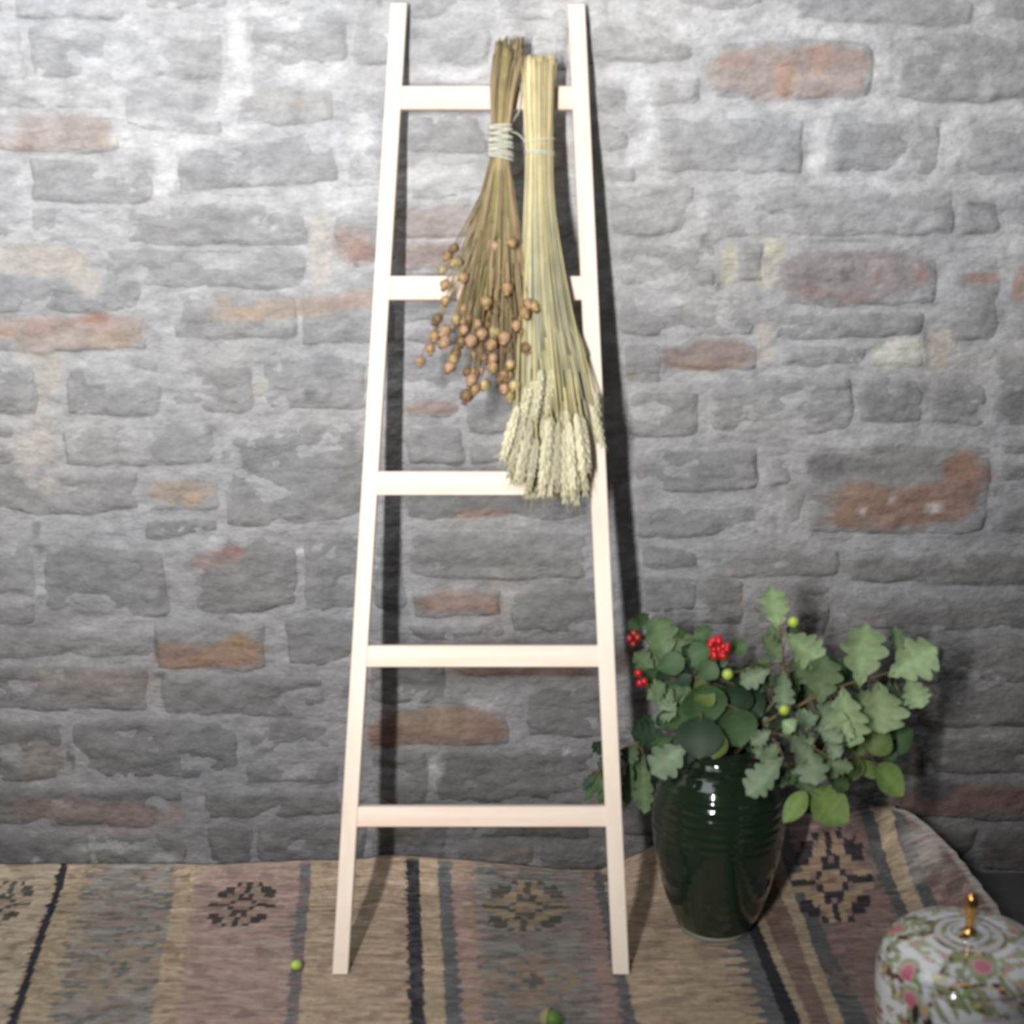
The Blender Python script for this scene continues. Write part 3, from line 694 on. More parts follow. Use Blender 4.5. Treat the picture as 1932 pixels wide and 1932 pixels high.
# ------------------------------------------------------------------ dried bundles (lie on the front of the ladder)
def bundle_pts(ctrl, off):
    return [on_ladder(x, y, off + o) for x, y, o in ctrl]
# --- flax / seed head bundle
fl_loc = on_ladder(944, 268, 0.02)
flax = thing('seed_head_bundle', 'brown dried seed head bundle hanging upside down from the top rung, left of the wheat', 'dried flowers', fl_loc)
g = Geo()
pods = [(863,468),(870,493),(842,510),(843,535),(875,522),(842,565),(880,580),(875,603),(917,564),(903,608),(877,621),(937,463),(963,459),(958,540),
        (995,570),(986,588),(975,611),(820,630),(846,622),(812,655),(795,678),(846,645),(866,663),(852,690),(930,648),(905,655),(934,672),(987,653),(965,685),
        (945,705),(895,712),(885,740),(920,722),(962,745),(893,640),(955,631),(870,640),(935,620),(858,675),(899,728),(928,690),(911,672),(860,600),(832,600),(1000,575),(850,480),(950,730),(975,722),(908,625),(890,598)]
pod_dirs = []
for i in range(46):
    a_ = random.random()
    pods_x = 872 + 118 * random.random(); pods_y = 520 + 180 * random.random()
    if i % 2: pods_y = 590 + 130 * random.random(); pods_x = 862 + 120 * random.random()
    pods.append((pods_x, pods_y, 'deep'))
for i, p in enumerate(pods):
    px, py = p[0], p[1]
    deep = len(p) > 2
    o_end = 0.012 + random.random() * .02 if deep else 0.032 + random.random() * 0.022
    k = (px - 915) / 105.0
    tx = 944 + k * 17; tty = 300
    ty = 235
    fr = random.uniform(-1, 1)
    ang = random.uniform(0, 6.28); rr = random.random() ** .5
    upx = 960 + 27 * rr * math.cos(ang); upy = 82 + 34 * random.random(); uo = .022 + .014 * rr * math.sin(ang)
    pts = catmull([on_ladder(upx, upy, uo), on_ladder(952 + 23 * rr * math.cos(ang), 170, uo),
                   on_ladder(945 + 15 * k, 250, .022 + .008 * math.sin(ang)), on_ladder(tx, tty, .022 + .009 * math.sin(ang)),
                   on_ladder(tx + (px - tx) * (.42 + .1 * fr), tty + (py - tty) * .5, .03 if not deep else .022), on_ladder(px, py - 6, o_end)], 3)
    sh = random.uniform(.6, 1.15)
    colr = np.array(random.choice([(0.36, 0.29, 0.13), (0.30, 0.24, 0.12), (0.40, 0.33, 0.17), (0.26, 0.20, 0.10), (0.38, 0.27, 0.17)])) * sh
    g.tube(pts, [.0014] * 8 + [.0011] * (len(pts) - 8), 4, colr)
    pod_dirs.append((pts[-1], (pts[-1] - pts[-2]).normalized(), deep))
for i in range(230):            # fillers: stems without a visible head, stubs and side twigs
    ang = random.uniform(0, 6.28); rr = random.random() ** .5
    upx = 962 + 31 * rr * math.cos(ang); upy = 68 + 60 * random.random(); uo = .022 + .017 * rr * math.sin(ang)
    lowy = random.uniform(400, 640); k = math.cos(ang) * rr
    cxl = 944 + (lowy - 300) * -0.055
    hwl = 20 + (lowy - 300) * 0.205
    tx = 944 + 18 * k
    pts = catmull([on_ladder(upx, upy, uo), on_ladder(950 + 25 * k, 165, uo), on_ladder(945 + 17 * k, 250, .022 + .010 * math.sin(ang)),
                   on_ladder(tx, 300, .022 + .010 * math.sin(ang)), on_ladder(tx + (cxl + hwl * k - tx) * .48, 300 + (lowy - 300) * .5, .026 + .014 * math.sin(ang)),
                   on_ladder(cxl + hwl * k, lowy, .026 + .018 * math.sin(ang))], 3)
    sh = random.uniform(.55, 1.15)
    colr = np.array(random.choice([(0.36, 0.29, 0.13), (0.30, 0.26, 0.12), (0.40, 0.31, 0.18), (0.26, 0.20, 0.10), (0.37, 0.25, 0.16)])) * sh
    g.tube(pts, .0013, 4, colr)
    if i < 150:
        q = pts[random.randint(9, 14)]
        g.tube([q, q + Vector((random.uniform(-.012, .012), random.uniform(-.006, 0), -random.uniform(.015, .03)))], .0009, 3, colr * .9)
me = g.mesh('stems', M_straw)
o = link('stems', me, flax); o.matrix_parent_inverse = Matrix.Translation(-fl_loc); o['kind'] = 'stuff'
# a pod: ribbed globe with a small crown
def pod_mesh(seed):
    random.seed(seed)
    prof = [(0.0008, 0.0), (0.0045, 0.001), (0.0078, 0.0045), (0.0088, 0.009), (0.0076, 0.0135), (0.0042, 0.0168), (0.0022, 0.0178), (0.0046, 0.0205), (0.0005, 0.0196)]
    n = 12; v = []
    for r, z in prof:
        for k in range(n):
            w = 2 * math.pi * k / n
            rr = r * (1 + (.07 if k % 2 else -.07))
            v.append((rr * math.cos(w), rr * math.sin(w), z))
    return new_mesh('seed_head', v, grid_faces(len(prof), n, True), M_pod)
PODS = []
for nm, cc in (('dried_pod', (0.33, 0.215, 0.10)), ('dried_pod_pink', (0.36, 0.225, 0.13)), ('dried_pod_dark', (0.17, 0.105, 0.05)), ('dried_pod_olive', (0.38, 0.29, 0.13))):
    m, nt, b = base_mat(nm, .5, cc, spec=.4); modulate(nt, b, noise_node(nt, 110, 3), 0.5, 1.4)
    me = pod_mesh(1); me.materials.clear(); me.materials.append(m); PODS.append(me)
random.seed(5)
for i, (p, d, deep) in enumerate(pod_dirs):
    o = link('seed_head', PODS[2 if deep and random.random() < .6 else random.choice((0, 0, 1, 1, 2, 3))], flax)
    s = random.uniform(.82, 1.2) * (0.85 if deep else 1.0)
    if i in (23, 31, 35, 39): s *= 1.15
    rot = (d + Vector((random.uniform(-.5, .5), random.uniform(-.7, .1), random.uniform(-.3, .3)))).normalized().to_track_quat('Z', 'Y').to_matrix().to_4x4()
    o.matrix_local = Matrix.Translation(-fl_loc) @ Matrix.Translation(p) @ rot @ Matrix.Scale(s, 4)
def coil(parent, origin, name, rows, rad, mat, wob=0.0):
    g = Geo()
    for (cx, cy, hwpx, off, tilt) in rows:
        c = on_ladder(cx, cy, off); rw = hwpx / ppm(c); pts = []
        for k in range(17):
            w = 2 * math.pi * k / 16
            pts.append(c + Vector((math.cos(w) * rw, 0, math.cos(w) * tilt)) + LN_ * (math.sin(w) * rw * .62))
        g.tube(pts, rad, 5, (.55, .57, .5), cap=False)
    o = link(name, g.mesh(name, mat), parent); o.matrix_parent_inverse = Matrix.Translation(-origin)
    return o
o = coil(flax, fl_loc, 'binding_twine', [(944, y, 20.5 + .05 * (y - 240) + (i % 2), .022, random.uniform(-.004, .004)) for i, y in enumerate(range(238, 303, 6))], .0021, M_twine)
o['label'] = 'pale grey-green twine wound many times round the stems'
# --- wheat bundle
wh_loc = on_ladder(1018, 285, 0.025)
wheat = thing('wheat_bundle', 'tied straw yellow wheat bundle hanging ears down in front of the right ladder rail', 'dried wheat', wh_loc)
def ear_mesh(seed, L, br=1.0):
    random.seed(seed); g = Geo()
    n = 11
    for i in range(n):
        z = -L * (i + .3) / n; r = .0058 * (math.sin(math.pi * min(1, (i + 1.6) / (n + 1.2))) * .6 + .45)
        for s_ in (0, 1, 2, 3):
            w = s_ * math.pi / 2 + (.5 if i % 2 else 0)
            ax = Vector((math.cos(w) * .38, math.sin(w) * .38, -1))
            sh = random.uniform(.85, 1.1) * br
            g.blob((math.cos(w) * r * .62, math.sin(w) * r * .62, z), ax, r * .60, L / n * .98, 5, 3, (0.55 * sh, 0.52 * sh, 0.36 * sh))
        if i > n - 4 or i % 4 == 0:
            w = random.uniform(0, 6.28)
            g.tube([Vector((math.cos(w) * r, math.sin(w) * r, z)), Vector((math.cos(w) * r * 1.9, math.sin(w) * r * 1.9, z - .018))], .0004, 3, (0.50, 0.43, 0.24))
    g.tube([Vector((0, 0, 0.006)), Vector((0, 0, -L * .95))], .0014, 4, (0.45, 0.42, 0.22))
    return g.mesh('wheat_ear', M_ear)
EM = [ear_mesh(5, .088, 1.05), ear_mesh(6, .075, .85), ear_mesh(9, .10, .95), ear_mesh(12, .088, .68), ear_mesh(13, .075, 1.1), ear_mesh(14, .10, .78)]
random.seed(77)
ears = [  # top of ear px, tip px
 (985,770,958,880),(995,760,962,892),(975,770,950,862),(1000,790,975,900),(1008,765,985,905),(1015,775,995,925),(1022,700,1008,800),(1026,790,1008,930),(1030,735,1018,860),
 (1034,800,1020,935),(1040,790,1032,918),(1044,810,1038,938),(1050,770,1046,890),(1054,800,1052,930),(1060,790,1060,905),(1064,815,1066,940),(1070,780,1076,900),(1074,800,1080,925),
 (1080,770,1092,880),(1084,800,1094,915),(1088,785,1102,900),(1076,820,1082,948),(1090,770,1106,870),(1096,800,1104,925),(1119,768,1136,838),(1124,745,1128,830),(1002,720,985,790),(990,810,968,912),(1012,830,998,920),
 (1066,760,1060,850),(1082,810,1088,942),(1048,830,1044,945),(1040,700,1030,790),(1098,790,1110,895)]
g = Geo(); ear_list = []
for i, (ax_, ay_, bx_, by_) in enumerate(ears):
    k = (ax_ - 1045) / 75.0; k = max(-1, min(1, k)); dd = random.uniform(-1, 1)
    offe = .022 + random.uniform(0, .034)
    upx = 1017 + 30 * k + random.uniform(-5, 5); upy = random.uniform(104, 122)
    pts = catmull([on_ladder(upx, upy, .028 + .014 * dd), on_ladder(1017 + 26 * k, 200, .026 + .013 * dd), on_ladder(1018 + 24 * k, 285, .026 + .013 * dd),
                   on_ladder(1019 + 28 * k, 400, .028 + .014 * dd), on_ladder(1028 + 50 * k, 580, .030 + .012 * dd), on_ladder(ax_, ay_, offe)], 3)
    sh = random.uniform(.8, 1.1)
    g.tube(pts, .0019, 5, np.array((0.50, 0.44, 0.22)) * sh)
    ear_list.append((pts[-1], on_ladder(bx_, by_, offe + .004)))
for i in range(135):
    ang = random.uniform(0, 6.28); rr = random.random() ** .5; k = rr * math.cos(ang); dd = rr * math.sin(ang)
    upx = 1017 + 31 * k; upy = random.uniform(102, 132)
    lowy = random.uniform(620, 800); lx = 1040 + (lowy - 600) * .03 + (62 + (lowy - 600) * .09) * k
    cg = random.random()
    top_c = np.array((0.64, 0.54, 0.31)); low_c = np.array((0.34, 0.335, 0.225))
    sh = random.uniform(.55, 1.15)
    P = [on_ladder(upx, upy, .026 + .016 * dd), on_ladder(1017 + 29 * k, 200, .026 + .016 * dd), on_ladder(1018 + 25 * k, 285, .026 + .014 * dd),
         on_ladder(1019 + 30 * k, 400, .027 + .015 * dd), on_ladder(1030 + 50 * k, 580, .028 + .015 * dd), on_ladder(lx, lowy, .030 + .018 * dd)]
    pts = catmull(P, 3)
    n0 = len(g.v)
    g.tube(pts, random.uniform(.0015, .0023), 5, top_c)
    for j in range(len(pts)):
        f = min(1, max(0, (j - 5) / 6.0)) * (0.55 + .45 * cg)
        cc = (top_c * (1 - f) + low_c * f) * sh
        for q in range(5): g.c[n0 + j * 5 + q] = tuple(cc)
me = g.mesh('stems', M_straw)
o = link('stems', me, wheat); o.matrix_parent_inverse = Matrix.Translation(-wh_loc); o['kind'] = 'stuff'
for i, (p, q) in enumerate(ear_list):
    o = link('wheat_ear', EM[(i * 5 + i // 3) % 6], wheat)
    d = (q - p); L = d.length
    rot = (-d).normalized().to_track_quat('Z', 'Y').to_matrix().to_4x4()
    bl = (.088, .075, .10)[(i * 5 + i // 3) % 3]
    sx = random.uniform(1.05, 1.35)
    o.matrix_local = Matrix.Translation(-wh_loc) @ Matrix.Translation(p) @ rot @ Matrix.Rotation(random.uniform(0, 3), 4, 'Z') @ Matrix.Diagonal((sx, sx, L / bl * random.uniform(.95, 1.1), 1))
o = coil(wheat, wh_loc, 'binding_twine', [(1018, 266, 28.5, .026, .003), (1018, 287, 28.5, .026, -.001), (1018, 291, 28.5, .026, -.002)], .0013, M_twine)
# loop of twine over the top rung that holds both
def strand(parent, origin, pts, rad=.0012):
    g = Geo(); g.tube(catmull(pts, 6), rad, 5)
    o = link('hanging_twine', g.mesh('hanging_twine', M_twine), parent); o.matrix_parent_inverse = Matrix.Translation(-origin)
    return o
strand(wheat, wh_loc, [on_ladder(1000, 287, .012), on_ladder(1004, 235, .004), on_ladder(1006, 207, .003), on_ladder(1006, 160, .003), on_ladder(1007, 158, -.022), on_ladder(1008, 206, -.024), on_ladder(1015, 240, .0), on_ladder(1022, 285, .010)])
strand(flax, fl_loc, [on_ladder(960, 248, .02), on_ladder(976, 252, .014), on_ladder(988, 264, .012), on_ladder(998, 280, .016)])
strand(flax, fl_loc, [on_ladder(962, 240, .02), on_ladder(972, 222, .006), on_ladder(980, 206, .003), on_ladder(984, 160, .003), on_ladder(984, 158, -.022), on_ladder(978, 206, -.024), on_ladder(962, 238, .012)])

# ------------------------------------------------------------------ vase
vb = at_z(1348, 1742, 0.012); vx, vy = vb.x, vb.y
VS = ppm((vx, vy, .17))
def prof_r(py, px): return (1348 - px) / VS
rim_z = at_y(1348, 1428, vy).z; base_z = rug_top(vx, vy)
def vz(py): return base_z + (at_y(1348, py, vy).z - at_y(1348, 1748, vy).z)
prof = [(0.0, vz(1748) + .004), (0.052, vz(1748) + .0015), (0.056, base_z), (0.060, base_z + .001), (0.061, base_z + .008), (0.071, vz(1734))]
for px, py in ((1253, 1690), (1240, 1645), (1229, 1600), (1224, 1560), (1224, 1528), (1229, 1495), (1240, 1466), (1259, 1443), (1278, 1432), (1286, 1426)):
    prof.append((prof_r(py, px), vz(py)))
rr_ = prof[-1][0]; zz_ = prof[-1][1]
prof += [(rr_ - .001, zz_ + .010), (rr_ + .004, zz_ + .018), (rr_ + .002, zz_ + .022), (rr_ - .004, zz_ + .020), (rr_ - .007, zz_ + .008), (rr_ - .004, zz_ - .01),
         (0.09, vz(1480)), (0.108, vz(1560)), (0.09, vz(1660)), (0.055, vz(1735)), (0.0, vz(1740))]
RIM = zz_ + .022
# smooth outer profile
pp = catmull([Vector((r, z, 0)) for r, z in prof[5:16]], 14)
profile = prof[:5] + [(p.x + ((.0006) * math.sin(2 * math.pi * (p.y - base_z) / .0165) if .19 < p.y - base_z < .33 else .00012 * math.sin(p.y * 330)), p.y) for p in pp] + prof[16:]
v, f = lathe(profile, 72)
vase = thing('floor_vase', 'glossy bottle-green glazed vase filled with branches on the rug', 'vase', (vx, vy, 0))
link('body', new_mesh('body', v, f, M_vase), vase)
v, f = lathe([(.056, base_z - .0), (.0625, base_z + .0005), (.0635, base_z + .006), (.0605, base_z + .0075)], 48)
o = link('foot_ring', new_mesh('foot_ring', v, f, M_clay), vase); o['label'] = 'pale unglazed foot ring'

# ------------------------------------------------------------------ foliage
def oak_leaf_mesh(seed, lobes=4):
    random.seed(seed)
    N = 40; v = []; f = []; prev = None
    ph = random.uniform(-.3, .3)
    for i in range(N + 1):
        t = i / N
        env = (math.sin(math.pi * min(1, t ** 1.35 * 1.0)) ** .75) * .5 if t < 1 else 0
        env = max(env, 0.018)
        lob = .50 + .50 * abs(math.sin(math.pi * (lobes * t + .12 + ph * .3))) ** .55 if .08 < t < .97 else .8
        lob2 = .50 + .50 * abs(math.sin(math.pi * (lobes * t + .30 - ph * .3))) ** .55 if .08 < t < .97 else .8
        wl, wr = env * lob, env * lob2
        cup = -.09 * math.sin(math.pi * t); sk = .10
        wav = .04 * math.sin(t * 14 + seed)
        v += [(-wl, t - sk * (wl - .1) * -1.2, wl * .34 + cup + wav * wl * 2), (-wl * .5, t + .02, wl * .10 + cup), (0, t, cup),
              (wr * .5, t + .02, wr * .10 + cup), (wr, t + sk * (wr - .1) * 1.2, wr * .34 + cup - wav * wr * 2)]
    return v, grid_faces(N + 1, 5)
def round_leaf_mesh(seed):
    N = 14; v = []
    for i in range(N + 1):
        t = i / N
        w = .5 * (math.sin(math.pi * t ** .85) ** .72) if 0 < t < 1 else .012
        w *= 1 + .03 * (i % 2)
        cup = -.08 * math.sin(math.pi * t)
        v += [(-w, t, w * .22 + cup), (-w * .5, t + .01, w * .05 + cup + .006 * (i % 2)), (0, t, cup), (w * .5, t + .01, w * .05 + cup + .006 * (i % 2)), (w, t, w * .22 + cup)]
    return v, grid_faces(N + 1, 5)
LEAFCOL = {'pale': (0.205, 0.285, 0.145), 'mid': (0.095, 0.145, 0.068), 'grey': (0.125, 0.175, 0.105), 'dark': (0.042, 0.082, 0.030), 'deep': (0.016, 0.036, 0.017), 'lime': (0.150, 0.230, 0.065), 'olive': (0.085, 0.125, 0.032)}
_leafcache = {}
def leaf_mesh(kind, colname, var):
    key = (kind, colname, var)
    if key in _leafcache: return _leafcache[key]
    v, f = oak_leaf_mesh(var * 3 + 1, 4 if var % 2 else 5) if kind == 'oak' else round_leaf_mesh(var)
    v = np.array(v); base = np.array(LEAFCOL[colname])
    mid = np.exp(-(v[:, 0] / .03) ** 2)
    veins = np.exp(-((np.abs(np.mod((v[:, 1] - np.abs(v[:, 0]) * .7) * 6, 1) - .5)) / .12) ** 2) * .15
    c = base[None, :] * (1 + .25 * mid + veins)[:, None]
    me = new_mesh('leaf', v, f, M_leaf, c)
    _leafcache[key] = me
    return me
class Branch:
    def __init__(s, name, label, cat='branch', loc=(vx, vy, RIM)):
        s.o = thing(name, label, cat, loc); s.loc = Vector(loc); s.g = Geo(); s.pts = []
    def stem(s, ctrl, r0, r1, col=(.13, .1, .055)):
        P = [at_y(x, y, d) for x, y, d in ctrl] if not isinstance(ctrl[0], Vector) else ctrl
        pts = catmull(P, 6); n = len(pts)
        s.g.tube(pts, [r0 + (r1 - r0) * i / (n - 1) for i in range(n)], 6, col); s.pts += pts
    def leaf(s, bx, by, tx, ty, w, kind, colname, d=-.27, dt=None, roll=None, petiole=True):
        p = at_y(bx, by, d); dt = d + random.uniform(-.02, .01) if dt is None else dt
        q = at_y(tx, ty, dt)
        Y = q - p; L = Y.length; Y.normalize()
        view = (CAM - p).normalized()
        N = (view + Vector((random.uniform(-.5, .35), 0, random.uniform(-.25, .5)))).normalized()
        if roll: N = (N + Vector((roll, 0, 0))).normalized()
        X = Y.cross(N).normalized(); Z = X.cross(Y).normalized()
        W = w / ppm(p) * 1.08
        o = link('leaf', leaf_mesh(kind, colname, random.randint(0, 3)), s.o)
        m = Matrix(((X.x * W, Y.x * L, Z.x * W, p.x - s.loc.x), (X.y * W, Y.y * L, Z.y * W, p.y - s.loc.y), (X.z * W, Y.z * L, Z.z * W, p.z - s.loc.z), (0, 0, 0, 1)))
        o.matrix_local = m
        if petiole and s.pts:
            k = min(s.pts, key=lambda a: (a - p).length)
            if (k - p).length < .22:
                midp = (k + p) / 2 + Vector((0, 0, -.004))
                s.g.tube([k, midp, p, p + Y * L * .15], [.0014, .0012, .0010, .0006], 4, (.16, .15, .06))
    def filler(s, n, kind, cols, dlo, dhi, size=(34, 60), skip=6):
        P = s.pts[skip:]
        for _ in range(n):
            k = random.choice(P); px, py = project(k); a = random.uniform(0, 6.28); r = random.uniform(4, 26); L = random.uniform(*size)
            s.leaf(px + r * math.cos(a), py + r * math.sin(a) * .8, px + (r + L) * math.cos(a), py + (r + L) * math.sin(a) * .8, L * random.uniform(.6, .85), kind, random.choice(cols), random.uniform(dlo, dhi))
    def finish(s, mat=None):
        o = link('stem', s.g.mesh('stem', mat or M_twig), s.o); o.matrix_parent_inverse = Matrix.Translation(-s.loc)
        return o
random.seed(21)
inside = (1348, 1500, vy)
# 1. oak branch reaching right
b1 = Branch('oak_branch', 'oak branch with pale lobed leaves spreading to the right out of the green vase')
b1.stem([inside, (1380, 1425, vy + .01), (1450, 1360, -.26), (1510, 1330, -.28), (1570, 1300, -.27), (1640, 1280, -.26), (1700, 1262, -.25)], .004, .0018)
b1.stem([(1510, 1330, -.28), (1545, 1300, -.27), (1552, 1270, -.27)], .002, .001)
for L in [(1622, 1296, 1636, 1176, 84, 'pale', -.27), (1676, 1276, 1768, 1222, 84, 'pale', -.28), (1656, 1286, 1668, 1384, 96, 'pale', -.30), (1590, 1296, 1604, 1410, 84, 'pale', -.31),
          (1712, 1278, 1740, 1336, 54, 'pale', -.28), (1698, 1240, 1688, 1180, 30, 'mid', -.22), (1548, 1330, 1558, 1236, 70, 'mid', -.28), (1604, 1300, 1560, 1240, 44, 'mid', -.22),
          (1545, 1352, 1500, 1362, 46, 'grey', -.29), (1640, 1300, 1618, 1345, 50, 'mid', -.25), (1570, 1320, 1535, 1378, 56, 'grey', -.27), (1600, 1355, 1585, 1398, 44, 'pale', -.32), (1520, 1340, 1512, 1290, 50, 'dark', -.22), (1690, 1290, 1668, 1330, 60, 'mid', -.24), (1570, 1300, 1590, 1250, 50, 'dark', -.2)]:
    b1.leaf(*L[:5], 'oak', L[5], L[6])
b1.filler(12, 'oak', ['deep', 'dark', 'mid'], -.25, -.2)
b1.finish()
# 2. upright oak branch
b2 = Branch('oak_branch', 'upright oak branch with the topmost pale leaf and a yellow-green acorn, centre of the vase')
b2.stem([inside, (1370, 1425, vy), (1430, 1360, -.25), (1475, 1300, -.26), (1478, 1240, -.27), (1470, 1180, -.27)], .004, .0016)
for L in [(1470, 1190, 1456, 1106, 54, 'pale', -.27), (1480, 1196, 1552, 1248, 66, 'pale', -.28), (1480, 1250, 1440, 1200, 36, 'mid', -.27), (1500, 1262, 1560, 1275, 44, 'mid', -.26), (1478, 1262, 1480, 1346, 40, 'grey', -.31),
          (1455, 1262, 1396, 1290, 42, 'grey', -.28), (1470, 1236, 1455, 1178, 30, 'mid', -.25), (1450, 1300, 1425, 1250, 36, 'dark', -.24), (1500, 1230, 1520, 1290, 50, 'mid', -.25), (1440, 1330, 1400, 1320, 40, 'deep', -.25), (1470, 1300, 1510, 1300, 46, 'dark', -.24), (1440, 1290, 1432, 1240, 46, 'mid', -.25)]:
    b2.leaf(*L[:5], 'oak', L[5], L[6])
# 3. lower oak sprig in front of the vase
b3 = Branch('oak_branch', 'drooping oak sprig with small grey-green leaves over the right shoulder of the vase')
b3.stem([inside, (1390, 1420, vy - .01), (1450, 1385, -.32), (1510, 1400, -.35), (1570, 1430, -.36)], .0035, .0014)
b3.stem([(1450, 1385, -.32), (1470, 1410, -.35), (1480, 1440, -.37)], .002, .001)
for L in [(1478, 1428, 1408, 1500, 62, 'grey', -.38), (1520, 1402, 1540, 1482, 66, 'grey', -.36), (1488, 1388, 1530, 1430, 56, 'grey', -.36), (1455, 1378, 1416, 1404, 32, 'grey', -.35), (1476, 1360, 1500, 1378, 36, 'pale', -.36),
          (1560, 1402, 1586, 1428, 34, 'grey', -.36), (1540, 1415, 1580, 1468, 40, 'mid', -.35), (1500, 1430, 1530, 1500, 44, 'mid', -.33), (1470, 1400, 1440, 1440, 36, 'mid', -.34), (1545, 1380, 1590, 1400, 36, 'grey', -.34), (1500, 1450, 1480, 1480, 30, 'dark', -.33), (1552, 1440, 1610, 1450, 30, 'mid', -.35), (1560, 1460, 1600, 1490, 34, 'dark', -.33)]:
    b3.leaf(*L[:5], 'oak', L[5], L[6])
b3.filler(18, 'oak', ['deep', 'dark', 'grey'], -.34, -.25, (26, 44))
b3.finish()
# 4. round-leaved branch lower right
b4 = Branch('alder_branch', 'low branch with smooth oval leaves hanging out to the right above the rug')
b4.stem([inside, (1395, 1430, vy), (1480, 1440, -.27), (1560, 1445, -.28), (1640, 1420, -.27), (1668, 1395, -.26)], .0035, .0014)
b4.stem([(1480, 1440, -.27), (1520, 1475, -.30), (1534, 1500, -.31)], .0022, .001)
for L in [(1534, 1492, 1600, 1552, 70, 'lime', -.33), (1522, 1494, 1478, 1552, 38, 'lime', -.34), (1656, 1442, 1704, 1502, 52, 'lime', -.30), (1646, 1424, 1672, 1374, 52, 'olive', -.28), (1672, 1412, 1722, 1376, 50, 'dark', -.24), (1620, 1430, 1606, 1474, 34, 'olive', -.29),
          (1600, 1420, 1630, 1390, 44, 'olive', -.26), (1560, 1450, 1590, 1420, 40, 'dark', -.26), (1530, 1500, 1548, 1540, 26, 'olive', -.31), (1640, 1410, 1610, 1370, 50, 'dark', -.25), (1628, 1434, 1650, 1470, 30, 'olive', -.28)]:
    b4.leaf(*L[:5], 'round', L[5], L[6])
b4.filler(8, 'round', ['deep', 'dark', 'olive'], -.26, -.2, (26, 44))
b4.finish()
# 5. centre round leaves
b5 = Branch('viburnum_branch', 'dark branch of broad green leaves with the big red berry cluster above the vase mouth')
b5.stem([inside, (1340, 1420, vy), (1330, 1330, -.24), (1345, 1270, -.24), (1357, 1226, -.25)], .0035, .0013, (.2, .12, .09))
b5.stem([(1330, 1330, -.24), (1312, 1280, -.22), (1310, 1215, -.21)], .002, .001, (.24, .14, .12))
for L in [(1330, 1290, 1326, 1372, 84, 'dark', -.29), (1322, 1352, 1318, 1432, 84, 'deep', -.31), (1388, 1336, 1396, 1410, 70, 'dark', -.30), (1384, 1290, 1392, 1350, 66, 'deep', -.27), (1300, 1240, 1342, 1222, 40, 'dark', -.24), (1378, 1225, 1412, 1215, 34, 'dark', -.24),
          (1350, 1250, 1322, 1280, 40, 'dark', -.26), (1360, 1380, 1345, 1432, 40, 'olive', -.32), (1400, 1320, 1440, 1350, 60, 'deep', -.26), (1340, 1330, 1372, 1372, 50, 'deep', -.27), (1290, 1330, 1300, 1390, 60, 'dark', -.26), (1410, 1380, 1450, 1410, 56, 'deep', -.26),
          (1360, 1300, 1380, 1260, 44, 'deep', -.22), (1420, 1310, 1400, 1260, 46, 'dark', -.24), (1300, 1400, 1270, 1440, 56, 'deep', -.26), (1345, 1300, 1310, 1320, 50, 'olive', -.28)]:
    b5.leaf(*L[:5], 'round', L[5], L[6])
# 6. left branch
b6 = Branch('hawthorn_branch', 'left branch of dull green lobed leaves with red berries beside the ladder rail')
b6.stem([inside, (1320, 1425, vy), (1290, 1360, -.22), (1270, 1300, -.21), (1240, 1240, -.20), (1215, 1200, -.20)], .0035, .0013)
b6.stem([(1290, 1360, -.22), (1240, 1320, -.22), (1208, 1285, -.22)], .002, .001)
b6.stem([(1270, 1300, -.21), (1285, 1250, -.20), (1280, 1200, -.20)], .002, .001)
for L in [(1262, 1246, 1234, 1162, 66, 'mid', -.22), (1284, 1262, 1290, 1188, 56, 'mid', -.21), (1236, 1268, 1196, 1232, 40, 'mid', -.22), (1262, 1260, 1230, 1220, 56, 'mid', -.2), (1270, 1300, 1240, 1330, 52, 'mid', -.24), (1256, 1290, 1290, 1310, 50, 'dark', -.23),
          (1210, 1190, 1184, 1172, 26, 'dark', -.2), (1250, 1300, 1222, 1262, 46, 'dark', -.22), (1240, 1330, 1275, 1350, 44, 'grey', -.25), (1225, 1180, 1204, 1160, 30, 'dark', -.2), (1290, 1220, 1310, 1200, 40, 'dark', -.2), (1280, 1330, 1300, 1290, 44, 'mid', -.23), (1220, 1320, 1255, 1290, 40, 'mid', -.23), (1250, 1200, 1268, 1180, 44, 'dark', -.19)]:
    b6.leaf(*L[:5], 'oak', L[5], L[6])
b6.filler(16, 'oak', ['deep', 'dark', 'dark'], -.23, -.17, (30, 48))
b6.finish()
# 7. low left sprig
b7 = Branch('oak_branch', 'oak sprig with dark leaves drooping left of the vase behind the ladder rail')
b7.stem([inside, (1310, 1428, vy), (1270, 1410, -.24), (1210, 1400, -.23), (1150, 1430, -.21), (1120, 1470, -.2)], .003, .0012)
for L in [(1296, 1404, 1228, 1460, 66, 'grey', -.30), (1262, 1392, 1190, 1382, 50, 'deep', -.25), (1214, 1428, 1216, 1536, 36, 'mid', -.24), (1190, 1430, 1182, 1520, 26, 'dark', -.22), (1152, 1432, 1104, 1510, 26, 'dark', -.2), (1160, 1450, 1130, 1516, 22, 'dark', -.19),
          (1240, 1380, 1200, 1358, 40, 'deep', -.24), (1230, 1430, 1250, 1470, 40, 'deep', -.25), (1270, 1380, 1250, 1340, 44, 'dark', -.25), (1200, 1400, 1180, 1440, 36, 'dark', -.22), (1260, 1420, 1240, 1390, 46, 'dark', -.27), (1220, 1420, 1196, 1480, 34, 'dark', -.21), (1130, 1450, 1100, 1490, 20, 'deep', -.19)]:
    b7.leaf(*L[:5], 'oak', L[5], L[6])
b7.filler(10, 'oak', ['deep', 'deep', 'dark'], -.24, -.18, (26, 44))
b7.finish()
